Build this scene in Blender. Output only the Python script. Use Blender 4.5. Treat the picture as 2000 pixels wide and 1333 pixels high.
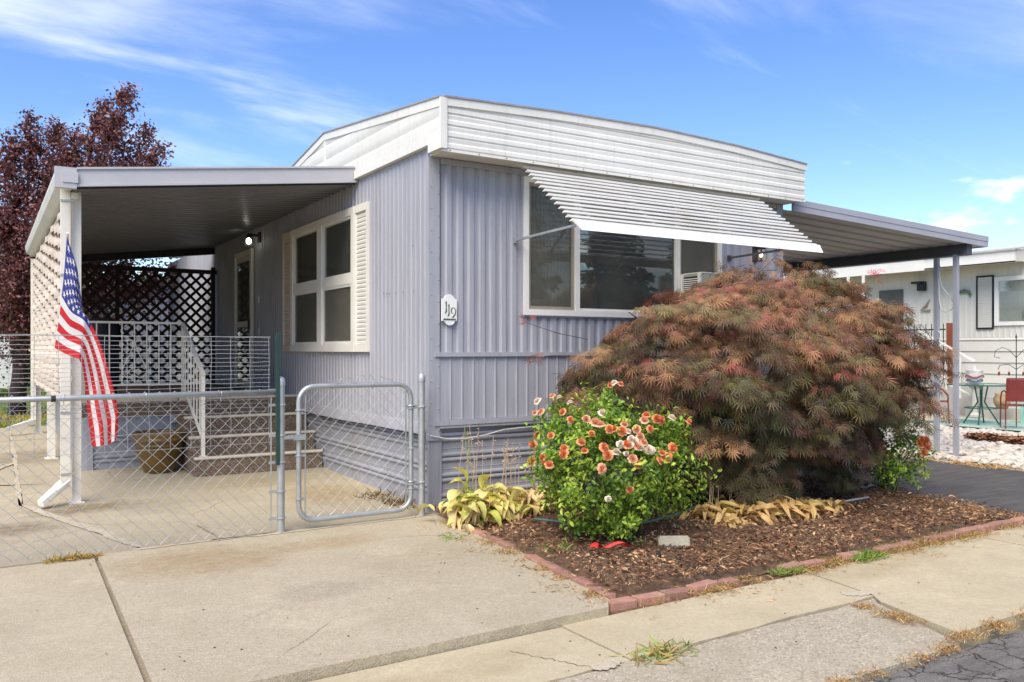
import bpy, bmesh, math, random
import numpy as np
from mathutils import Vector, Matrix, Euler

random.seed(7); rng = np.random.default_rng(7)
S = bpy.context.scene
for o in list(bpy.data.objects): bpy.data.objects.remove(o)
COL = S.collection
R = math.radians

# ------------------------------------------------------------------ camera
cd = bpy.data.cameras.new('camera'); cam = bpy.data.objects.new('camera', cd); COL.objects.link(cam)
CAMX, CAMY, CAMZ = -3.482, -6.966, 1.5
cam.location = (CAMX, CAMY, CAMZ); cam.rotation_euler = (R(90), 0, R(-32.2))
cd.sensor_width = 36; cd.lens = 29.45; cd.shift_y = 0.00875; cd.clip_start = .05; cd.clip_end = 4000
S.camera = cam

# ------------------------------------------------------------------ sky, sun, exposure
SUN = Vector((-.60, -.46, .95)).normalized()
W = bpy.data.worlds.new('World'); S.world = W; W.use_nodes = True
nt = W.node_tree; nt.nodes.clear()
def wn(t, **k):
    n = nt.nodes.new(t)
    for a, b in k.items(): setattr(n, a, b)
    return n
wl = nt.links.new
wo = wn('ShaderNodeOutputWorld'); bg = wn('ShaderNodeBackground'); bg.inputs[1].default_value = .125
sky = wn('ShaderNodeTexSky', sky_type='NISHITA', sun_disc=False)
sky.sun_elevation = math.asin(SUN.z); sky.sun_rotation = math.atan2(SUN.x, SUN.y)
sky.air_density = 1.0; sky.dust_density = .4; sky.ozone_density = 2.0
hsv = wn('ShaderNodeHueSaturation'); hsv.inputs['Saturation'].default_value = 1.25; hsv.inputs['Hue'].default_value = .515; hsv.inputs['Value'].default_value = 1.0
wl(sky.outputs[0], hsv.inputs['Color'])
tc = wn('ShaderNodeTexCoord'); sx = wn('ShaderNodeSeparateXYZ'); wl(tc.outputs['Generated'], sx.inputs[0])
def wm(op, a, b=None, c=None):
    n = wn('ShaderNodeMath', operation=op)
    for i, v in enumerate((a, b, c)):
        if v is None: continue
        if isinstance(v, (int, float)): n.inputs[i].default_value = v
        else: wl(v, n.inputs[i])
    return n.outputs[0]
def wrange(v, a, b, lo=0., hi=1.):
    n = wn('ShaderNodeMapRange', interpolation_type='SMOOTHSTEP'); wl(v, n.inputs[0])
    for i, q in enumerate((a, b, lo, hi)): n.inputs[i+1].default_value = q
    return n.outputs[0]
zc = wm('MAXIMUM', sx.outputs[2], 0.0); zp = wm('ADD', zc, .22)
cx = wm('DIVIDE', sx.outputs[0], zp); cy = wm('DIVIDE', sx.outputs[1], zp)
cv = wn('ShaderNodeCombineXYZ'); wl(cx, cv.inputs[0]); wl(cy, cv.inputs[1])
mp = wn('ShaderNodeMapping'); wl(cv.outputs[0], mp.inputs[0])
mp.inputs['Rotation'].default_value = (0, 0, R(38)); mp.inputs['Scale'].default_value = (.55, 1.75, 1); mp.inputs['Location'].default_value = (2.93, .34, 0)
nz = wn('ShaderNodeTexNoise'); nz.inputs['Scale'].default_value = 1.25; nz.inputs['Detail'].default_value = 9; nz.inputs['Roughness'].default_value = .56; nz.inputs['Distortion'].default_value = .55
wl(mp.outputs[0], nz.inputs['Vector'])
cir = wrange(nz.outputs['Fac'], .47, .84, 0, .72)
# low cumulus near the horizon
az = wm('ARCTAN2', sx.outputs[0], sx.outputs[1])
cv2 = wn('ShaderNodeCombineXYZ'); wl(wm('MULTIPLY', az, 5.2), cv2.inputs[0]); wl(wm('MULTIPLY', sx.outputs[2], 13.), cv2.inputs[1])
nz2 = wn('ShaderNodeTexNoise'); nz2.inputs['Scale'].default_value = 1.0; nz2.inputs['Detail'].default_value = 7; nz2.inputs['Roughness'].default_value = .5
wl(cv2.outputs[0], nz2.inputs['Vector'])
th = wm('ADD', wm('MULTIPLY', wm('ABSOLUTE', wm('SUBTRACT', sx.outputs[2], .13)), 1.6), .525)
cum = wrange(wm('SUBTRACT', nz2.outputs['Fac'], th), 0.0, .10, 0, .95)
cl = wm('MAXIMUM', cir, cum)
mix = wn('ShaderNodeMix', data_type='RGBA'); wl(cl, mix.inputs[0]); wl(hsv.outputs[0], mix.inputs[6]); mix.inputs[7].default_value = (7.2, 7.3, 7.6, 1)
wl(mix.outputs[2], bg.inputs[0]); wl(bg.outputs[0], wo.inputs[0])

sd = bpy.data.lights.new('sun', 'SUN'); sun = bpy.data.objects.new('sun', sd); COL.objects.link(sun)
sd.energy = 2.9; sd.angle = R(45); sd.color = (1, .90, .74); sun.location = (-20, -20, 30)
sun.rotation_euler = (-SUN).to_track_quat('-Z', 'Y').to_euler()
S.view_settings.view_transform = 'Standard'; S.view_settings.look = 'None'
S.view_settings.exposure = .88; S.view_settings.gamma = 1

# ------------------------------------------------------------------ material helpers
MATS = {}
class NT:
    def __init__(s, name):
        s.m = bpy.data.materials.new(name); s.m.use_nodes = True; s.t = s.m.node_tree
        s.b = s.t.nodes['Principled BSDF']; s.out = s.t.nodes['Material Output']
    def n(s, t, ins=None, **k):
        x = s.t.nodes.new(t)
        for a, b in k.items(): setattr(x, a, b)
        for a, b in (ins or {}).items(): s.set(x.inputs[a], b)
        return x
    def set(s, sock, v):
        if isinstance(v, bpy.types.NodeSocket): s.t.links.new(v, sock)
        else: sock.default_value = v
    def pos(s): return s.n('ShaderNodeNewGeometry').outputs['Position']
    def objc(s): return s.n('ShaderNodeTexCoord').outputs['Object']
    def noise(s, vec, scale, detail=4, rough=.5, dist=0):
        return s.n('ShaderNodeTexNoise', {'Vector': vec, 'Scale': scale, 'Detail': detail, 'Roughness': rough, 'Distortion': dist}).outputs['Fac']
    def rng(s, v, a, b, lo=0., hi=1.):
        return s.n('ShaderNodeMapRange', {0: v, 1: a, 2: b, 3: lo, 4: hi}).outputs[0]
    def math(s, op, a, b=0.):
        return s.n('ShaderNodeMath', {0: a, 1: b}, operation=op).outputs[0]
    def mix(s, f, a, b, bt='MIX'):
        c = lambda v: (*v, 1) if isinstance(v, tuple) and len(v) == 3 else v
        return s.n('ShaderNodeMix', {0: f, 6: c(a), 7: c(b)}, data_type='RGBA', blend_type=bt).outputs[2]
    def bump(s, h, strength=.3, dist=.01):
        o = s.n('ShaderNodeBump', {'Height': h, 'Strength': strength, 'Distance': dist}).outputs[0]
        s.set(s.b.inputs['Normal'], o)
    def scalev(s, v, sc):
        return s.n('ShaderNodeMapping', {0: v, 3: sc}).outputs[0]

def simple(name, col, rough=.6, var=.12, scale=4., bump=0., metal=0., spec=.5, vstretch=(1, 1, 1), rand=0., dirt=None, streak=0.):
    if name in MATS: return MATS[name]
    k = NT(name); v = k.scalev(k.pos(), vstretch)
    n1 = k.noise(v, scale, 6, .6)
    f = k.rng(n1, .3, .7)
    lo = tuple(c*(1-var) for c in col); hi = tuple(min(1, c*(1+var)) for c in col)
    c = k.mix(f, lo, hi)
    if dirt:
        n2 = k.noise(v, scale*.45, 8, .65); c = k.mix(k.rng(n2, .52, .78, 0, dirt[1]), c, dirt[0])
    if streak:
        c = k.mix(k.rng(k.noise(k.scalev(k.pos(), (1, 1, .05)), 16., 5, .7), .50, .72, 0, streak), c, tuple(x*q for x, q in zip(col, (.62, .60, .57))))
        c = k.mix(k.rng(k.noise(k.scalev(k.pos(), (1, 1, .4)), 1.1, 7, .7), .48, .68, 0, streak), c, tuple(x*1.18 for x in col))
    if rand:
        r = k.n('ShaderNodeObjectInfo').outputs['Random']
        c = k.mix(1., c, k.n('ShaderNodeCombineColor', {0: k.rng(r, 0, 1, 1-rand, 1+rand), 1: k.rng(r, 0, 1, 1-rand, 1+rand), 2: k.rng(r, 0, 1, 1-rand, 1+rand)}).outputs[0], 'MULTIPLY')
    k.set(k.b.inputs['Base Color'], c); k.b.inputs['Roughness'].default_value = rough; k.b.inputs['Metallic'].default_value = metal
    k.b.inputs['Specular IOR Level'].default_value = spec
    if streak: k.bump(k.noise(k.scalev(k.pos(), (1, 1, .5)), 3.2, 3, .5), .35, .02)
    elif bump: k.bump(k.noise(v, scale*14, 3, .6), bump, .01)
    MATS[name] = k.m; return k.m

def leafmat(name, rough=.55, trans=.3, rand=False, col=None):
    k = NT(name)
    if col is None: c = k.n('ShaderNodeAttribute', attribute_name='Col').outputs['Color']
    else: c = k.mix(0., col, col)
    if rand:
        r = k.n('ShaderNodeObjectInfo').outputs['Random']
        n = k.noise(k.objc(), 9., 4)
        c = k.mix(k.rng(n, .35, .7), k.n('ShaderNodeValToRGB', {0: r}).outputs[0], col)
    k.set(k.b.inputs['Base Color'], c); k.b.inputs['Roughness'].default_value = rough; k.b.inputs['Specular IOR Level'].default_value = .3
    tr = k.n('ShaderNodeBsdfTranslucent', {'Color': c}).outputs[0]
    mx = k.n('ShaderNodeMixShader', {0: trans, 1: k.b.outputs[0], 2: tr}).outputs[0]
    k.set(k.out.inputs[0], mx); MATS[name] = k.m; return k

# concrete
def concrete(name, base, agg=.0, stains=(), tint=.12):
    k = NT(name); p = k.pos()
    big = k.noise(p, .7, 5, .6); mid = k.noise(p, 5., 6, .65); fine = k.noise(p, 85., 3, .7)
    c = k.mix(k.rng(big, .3, .7), tuple(x*(1-tint) for x in base), tuple(x*(1+tint) for x in base))
    c = k.mix(k.rng(mid, .35, .72, 0, .5), c, tuple(x*q for x, q in zip(base, (.74, .70, .64))))
    c = k.mix(k.rng(fine, .35, .65, 0, .42+.2*agg), c, tuple(x*.62 for x in base))
    c = k.mix(k.rng(k.noise(p, 130., 2, .6), .60, .72, 0, .5), c, tuple(min(.9, x*1.5) for x in base))
    c = k.mix(k.rng(k.noise(p, 33., 4, .75), .42, .62, 0, .42), c, tuple(x*.70 for x in base))
    hgt = fine
    if agg:
        vo = k.n('ShaderNodeTexVoronoi', {'Vector': p, 'Scale': 95.})
        rc = k.n('ShaderNodeSeparateColor', {0: vo.outputs['Color']}).outputs[0]
        cc = k.n('ShaderNodeValToRGB', {0: rc}); e = cc.color_ramp.elements
        e[0].color = (.13, .11, .08, 1); e[1].color = (.66, .60, .46, 1)
        for q, cl_ in ((.3, (.34, .29, .24, 1)), (.6, (.42, .39, .31, 1)), (.8, (.36, .27, .18, 1))):
            x = e.new(q); x.color = cl_
        c = k.mix(agg, c, cc.outputs[0]); hgt = vo.outputs['Distance']
    c = k.mix(k.rng(k.noise(p, 2.1, 9, .72), .5, .66, 0, .38), c, tuple(x*q for x, q in zip(base, (.66, .64, .60))))
    c = k.mix(k.rng(k.noise(p, 1.3, 9, .75), .55, .7, 0, .35), c, tuple(min(.85, x*1.28) for x in base))
    c = k.mix(k.rng(k.noise(p, 22., 5, .7), .62, .76, 0, .6), c, tuple(x*.45 for x in base))
    if agg and agg < .4:
        wv = k.n('ShaderNodeMix', {0: .12, 4: p, 5: k.n('ShaderNodeTexNoise', {'Vector': p, 'Scale': 2.2, 'Detail': 7., 'Roughness': .7}).outputs['Color']}, data_type='VECTOR').outputs[1]
        ve = k.n('ShaderNodeTexVoronoi', {'Vector': k.scalev(wv, (1, 1, .01)), 'Scale': .75}, feature='DISTANCE_TO_EDGE').outputs[0]
        c = k.mix(k.math('MULTIPLY', k.rng(ve, .0015, .004, .7, 0), k.rng(k.noise(p, .6, 3), .5, .6)), c, tuple(x*.25 for x in base))
    sp = k.n('ShaderNodeSeparateXYZ', {0: p}); wob = k.math('ADD', k.math('MULTIPLY', k.noise(p, 2.6, 6, .7), .7), k.math('MULTIPLY', k.noise(p, 14., 5, .75), .3)); blot = k.rng(k.noise(p, 9., 6, .75), .30, .62, .25, 1.)
    for (sx_, sy_, rx, ry, colr, amt) in stains:
        dx = k.math('DIVIDE', k.math('SUBTRACT', sp.outputs[0], sx_), rx); dy = k.math('DIVIDE', k.math('SUBTRACT', sp.outputs[1], sy_), ry)
        dd = k.math('ADD', k.math('SQRT', k.math('ADD', k.math('MULTIPLY', dx, dx), k.math('MULTIPLY', dy, dy))), k.math('MULTIPLY', k.math('SUBTRACT', wob, .5), 1.7))
        c = k.mix(k.math('MULTIPLY', k.rng(dd, .45, 1.05, amt, 0), blot), c, colr, 'MULTIPLY')
    k.set(k.b.inputs['Base Color'], c); k.b.inputs['Roughness'].default_value = .9; k.b.inputs['Specular IOR Level'].default_value = .25
    k.bump(hgt, .35, .006); MATS[name] = k.m; return k.m

CB = (.50, .435, .30)
BR = (.62, .50, .38); GR = (.62, .60, .58)
M_APRON = concrete('apron_concrete', CB, .28, [(-2.15, -.75, .75, .5, (.74, .58, .42), .75), (-1.2, -.7, .5, .25, (.8, .66, .5), .7), (-1.7, -1.9, .45, .22, (.7, .7, .75), .6), (-1.0, -1.7, .35, .5, (.8, .78, .75), .6), (-.5, -1.5, .4, .6, (.8, .78, .75), .5)])
M_PATIO = concrete('patio_concrete', CB, .2, [(-2.72, 1.75, .62, .34, (.42, .37, .31), .95), (-3.35, 1.1, .5, .35, (.45, .40, .34), .9), (-.5, 1.3, .5, .7, (.72, .56, .36), .7), (-2.9, 5.6, .8, .9, (.5, .44, .38), .8), (-.9, 2.3, .7, .4, (.8, .7, .55), .6)])
M_WALK = concrete('walk_concrete', (.54, .465, .31), 0., [(-1.6, -3.4, .7, .2, (.8, .75, .66), .6), (1.9, -3.3, .9, .2, (.78, .73, .64), .6)], .08)
M_GUT = concrete('exposed_aggregate', (.46, .41, .29), .5)
M_MORTAR = concrete('mortar', (.57, .505, .375), .15)
M_CAP = concrete('grey_block', (.42, .39, .31), .1)

# asphalt
def asphalt(name, base, crack):
    k = NT(name); p = k.pos()
    f = k.noise(p, 110., 3, .7); b = k.noise(p, .9, 5, .6)
    c = k.mix(k.rng(f, .35, .68), tuple(x*.6 for x in base), tuple(x*1.55 for x in base))
    c = k.mix(k.rng(b, .45, .75, 0, .5), c, tuple(x*q for x, q in zip(base, (1.7, 1.6, 1.5))))
    c = k.mix(k.rng(k.noise(k.scalev(p, (1.2, 7., 1.)), 1.4, 8, .7), .42, .66, 0, .55), c, tuple(x*.45 for x in base))
    h = f
    if crack:
        w = k.n('ShaderNodeMix', {0: .24, 4: p, 5: k.n('ShaderNodeTexNoise', {'Vector': p, 'Scale': 3.2, 'Detail': 6., 'Roughness': .65}).outputs['Color']}, data_type='VECTOR').outputs[1]
        vo = k.n('ShaderNodeTexVoronoi', {'Vector': k.scalev(w, (1, 1, .01)), 'Scale': crack}, feature='DISTANCE_TO_EDGE')
        e = k.rng(vo.outputs[0], .0, .028)
        msk = k.rng(k.noise(p, .8, 3), .38, .5)
        cr = k.math('MULTIPLY', k.math('SUBTRACT', 1., e), msk)
        c = k.mix(k.math('MULTIPLY', cr, .85), c, (.012, .011, .010)); h = k.math('SUBTRACT', k.math('MULTIPLY', f, .3), cr)
    k.set(k.b.inputs['Base Color'], c); k.b.inputs['Roughness'].default_value = .92; k.b.inputs['Specular IOR Level'].default_value = .25
    k.bump(h, .6, .012); MATS[name] = k.m; return k.m
M_ROAD = asphalt('road_asphalt', (.150, .140, .126), 7.5)
M_DRIVE = asphalt('drive_asphalt', (.10, .094, .088), 0)

LAV = simple('lavender_paint', (.355, .36, .395), .5, .06, 2.2, .04, spec=.35, vstretch=(1, 1, .3), dirt=((.25, .25, .26), .65), streak=.55)
LAVD = simple('lavender_skirt_paint', (.31, .318, .355), .5, .07, 2.2, .05, spec=.35, vstretch=(.4, .4, 1), dirt=((.25, .235, .21), .85), streak=.6)
WHT = simple('white_trim_paint', (.74, .72, .65), .5, .04, 3., .04, spec=.35, dirt=((.62, .585, .48), .45))
FAS = simple('white_fascia_metal', (.76, .745, .68), .45, .04, 1.4, .03, spec=.4, vstretch=(.5, .5, 2.5), dirt=((.60, .57, .47), .6), streak=.35)
TRIM = simple('roof_edge_metal', (.30, .29, .27), .5, .2, 6.)
SLATW = simple('awning_white_metal', (.78, .77, .72), .4, .05, 3., spec=.45, dirt=((.62, .57, .46), .5))
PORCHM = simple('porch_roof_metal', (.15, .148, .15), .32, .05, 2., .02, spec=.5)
CARM = simple('carport_metal', (.38, .375, .36), .5, .08, 2., dirt=((.28, .26, .22), .5))
CARP = simple('carport_paint', (.33, .34, .38), .5, .08, 2.)
DARK = simple('dark_beam_paint', (.07, .075, .085), .6, .2, 3.)
GALV = simple('galvanised_steel', (.44, .46, .46), .42, .16, 9., .06, metal=.55, dirt=((.32, .32, .31), .6))
WIRE = simple('galvanised_wire', (.46, .47, .46), .45, .12, 9., metal=.5)
GREENP = simple('green_post_paint', (.015, .05, .04), .5, .2, 8.)
RAILW = simple('railing_paint', (.70, .69, .62), .5, .06, 4., dirt=((.5, .46, .38), .5))
BRNL = simple('brown_lattice_wood', (.030, .016, .010), .75, .3, 12., .15, rand=.25)
TANL = simple('tan_lattice_wood', (.62, .53, .44), .75, .15, 8., .1, rand=.16)
POST = simple('white_post_paint', (.74, .71, .62), .55, .06, 4., .04, dirt=((.55, .45, .33), .6))
BRICK = simple('red_brick', (.38, .20, .145), .9, .2, 14., .5, rand=.18, dirt=((.45, .36, .28), .6))
POT = simple('glazed_pot', (.145, .082, .018), .28, .25, 7., spec=.6)
BLACK = simple('black_metal', (.015, .015, .017), .5, .2, 8.)
RUBBER = simple('black_rubber', (.02, .02, .02), .6, .2, 8.)
CABLE = simple('white_cable', (.55, .55, .53), .5, .1, 8.)
SHUT = simple('cream_shutter', (.72, .695, .63), .5, .05, 4.)
SHUTL = simple('weathered_shutter', (.60, .52, .42), .55, .08, 4.)
SASH = simple('vinyl_sash', (.74, .72, .66), .4, .04, 4., dirt=((.6, .56, .46), .5))
TANW = simple('tan_inner_frame', (.30, .26, .20), .6, .1, 6.)
INT = simple('interior_wall', (.55, .52, .45), .9, .05, 2.)
CURT = simple('curtain_cloth', (.5, .48, .42), .9, .06, 3.)
BLUECL = simple('dark_blue_cover', (.01, .012, .03), .7, .3, 5.)
REDW = simple('red_ribbon', (.50, .03, .025), .6, .2, 20.)
BARK = simple('bark', (.10, .075, .06), .9, .35, 14., .6, vstretch=(1, 1, .3))
PLUMB = simple('plum_bark', (.065, .045, .045), .9, .35, 10., .6, vstretch=(1, 1, .3))
TWIG = simple('maple_twig', (.10, .06, .05), .8, .3, 10.)
NBW = simple('neighbour_siding', (.58, .57, .50), .55, .05, 2., .03, vstretch=(1, 1, .3), dirt=((.50, .47, .37), .5))
NBF = simple('neighbour_fascia', (.72, .71, .65), .55, .05, 2., dirt=((.5, .46, .4), .6))
ROOFT = simple('neighbour_roof', (.42, .38, .31), .9, .2, 3., .2)
RUST = simple('rust_brown_post', (.21, .055, .022), .6, .15, 5.)
REDCH = simple('red_chair_paint', (.20, .035, .03), .5, .15, 8.)
GRNT = simple('green_table_paint', (.03, .12, .09), .5, .2, 8.)
TURQ = simple('turquoise_paint', (.30, .60, .52), .6, .1, 5.)
MATG = simple('green_outdoor_rug', (.34, .47, .40), .9, .15, 4., .2)
STEPG = simple('grey_step', (.42, .42, .38), .9, .1, 4.)
STONE = simple('white_stone', (.55, .50, .42), .85, .18, 9., .2, rand=.22, dirt=((.42, .33, .26), .7))
GRAVEL = simple('stone_bed_soil', (.40, .34, .27), .95, .3, 20., .6)
CAMPER = simple('camper_shell', (.68, .69, .66), .4, .05, 1.)
OLIVE = simple('olive_numerals', (.09, .10, .05), .6, .1, 20.)
SIGNW = simple('sign_enamel', (.80, .80, .75), .4, .04, 20.)
ROCK = simple('tan_rock', (.34, .27, .20), .9, .25, 6., .5)

def carpet():
    k = NT('brown_step_carpet'); p = k.pos()
    vo = k.n('ShaderNodeTexVoronoi', {'Vector': p, 'Scale': 130.}); rc = k.n('ShaderNodeSeparateColor', {0: vo.outputs['Color']}).outputs[0]
    cc = k.n('ShaderNodeValToRGB', {0: rc}); e = cc.color_ramp.elements
    e[0].color = (.06, .042, .03, 1); e[1].color = (.34, .27, .2, 1); x = e.new(.55); x.color = (.15, .10, .07, 1)
    k.set(k.b.inputs['Base Color'], k.mix(k.rng(k.noise(p, 2.), .4, .7, 0, .3), cc.outputs[0], (.22, .17, .11))); k.b.inputs['Roughness'].default_value = .95
    k.bump(vo.outputs['Distance'], .5, .006); MATS['carpet'] = k.m; return k.m
CARPET = carpet()
NOSE = simple('step_nosing', (.58, .52, .43), .6, .1, 6., dirt=((.36, .30, .22), .5))

def glassmat(name, tint=(.55, .58, .55), r=.015):
    k = NT(name); p = k.pos()
    lw = k.n('ShaderNodeFresnel', {'IOR': 1.62}).outputs[0]
    gl = k.n('ShaderNodeBsdfGlossy', {'Color': (.92, .95, .95, 1), 'Roughness': r})
    nb = k.n('ShaderNodeBump', {'Height': k.noise(p, 1.5, 2), 'Strength': .06, 'Distance': .02}).outputs[0]
    k.set(gl.inputs['Normal'], nb)
    tr = k.n('ShaderNodeBsdfTransparent', {'Color': (*tint, 1)})
    gs = k.n('ShaderNodeMixShader', {0: k.math('MINIMUM', k.math('MULTIPLY', lw, 1.05), 1.), 1: tr.outputs[0], 2: gl.outputs[0]}).outputs[0]
    k.set(k.out.inputs[0], k.n('ShaderNodeMixShader', {0: k.rng(k.noise(p, 2.5, 6, .7), .3, .7, .05, .13), 1: gs, 2: k.n('ShaderNodeBsdfDiffuse', {'Color': (.42, .43, .38, 1)}).outputs[0]}).outputs[0])
    MATS[name] = k.m; return k.m
GLASS = glassmat('window_glass', (.80, .82, .78))
CLEAR = glassmat('clear_glass', (.8, .85, .82))
TABLEG = glassmat('green_table_glass', (.55, .75, .65))
def screenmat():
    k = NT('insect_screen'); c = k.mix(k.rng(k.noise(k.pos(), 6.), .3, .7), (.13, .13, .10), (.17, .165, .13)); k.set(k.b.inputs['Base Color'], c); k.b.inputs['Roughness'].default_value = .8
    k.set(k.out.inputs[0], k.n('ShaderNodeMixShader', {0: .5, 1: k.n('ShaderNodeBsdfTransparent').outputs[0], 2: k.b.outputs[0]}).outputs[0]); return k.m
SCREEN = screenmat()
def softglass():
    k = NT('neighbour_glass'); k.set(k.out.inputs[0], k.n('ShaderNodeMixShader', {0: k.rng(k.noise(k.pos(), 1.), 0, 1, .08, .14), 1: k.n('ShaderNodeBsdfTransparent', {'Color': (.9, .92, .9, 1)}).outputs[0], 2: k.n('ShaderNodeBsdfGlossy', {'Roughness': .03}).outputs[0]}).outputs[0]); return k.m
NGLASS = softglass()
def emis(name, col, st):
    k = NT(name); k.b.inputs['Base Color'].default_value = (*col, 1); k.b.inputs['Emission Color'].default_value = (*col, 1); k.b.inputs['Emission Strength'].default_value = st
    k.set(k.b.inputs['Roughness'], k.rng(k.noise(k.pos(), 20.), 0, 1, .3, .5)); MATS[name] = k.m; return k.m
BULB = emis('porch_bulb', (1., .93, .80), 6.)
BULBW = emis('warm_bulb', (1., .55, .18), 10.)
def soilmat():
    k = NT('mulch_soil'); p = k.pos()
    c = k.mix(k.rng(k.noise(p, 28., 6, .7), .32, .7), (.075, .045, .027), (.26, .16, .09))
    c = k.mix(k.rng(k.noise(p, 2.2, 5, .6), .48, .72, 0, .55), c, (.30, .15, .08))
    k.set(k.b.inputs['Base Color'], c); k.b.inputs['Roughness'].default_value = .95
    k.bump(k.noise(p, 45., 5, .7), .9, .03); MATS['soil'] = k.m; return k.m
SOIL = soilmat()
def groundmat():
    k = NT('earth_ground'); p = k.pos()
    c = k.mix(k.rng(k.noise(p, 1.5, 8, .7), .35, .65), (.10, .07, .035), (.19, .15, .06))
    c = k.mix(k.rng(k.noise(p, .25, 4, .6), .45, .6), c, (.07, .12, .025))
    k.set(k.b.inputs['Base Color'], c); k.b.inputs['Roughness'].default_value = .95; k.bump(k.noise(p, 30., 5, .7), .7, .03); return k.m
EARTH = groundmat()
FLAGR = simple('flag_red', (.62, .022, .03), .75, .06, 9.)
FLAGW = simple('flag_white', (.80, .78, .76), .75, .04, 9.)
FLAGB = simple('flag_blue', (.035, .045, .24), .75, .06, 9.)
for m_ in (FLAGR, FLAGW, FLAGB):     # thin cloth lets light through
    t_ = m_.node_tree; b_ = t_.nodes['Principled BSDF']; tr_ = t_.nodes.new('ShaderNodeBsdfTranslucent'); mx_ = t_.nodes.new('ShaderNodeMixShader'); mx_.inputs[0].default_value = .35
    t_.links.new(b_.inputs['Base Color'].links[0].from_socket, tr_.inputs[0]); t_.links.new(b_.outputs[0], mx_.inputs[1]); t_.links.new(tr_.outputs[0], mx_.inputs[2]); t_.links.new(mx_.outputs[0], t_.nodes['Material Output'].inputs[0])

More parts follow.
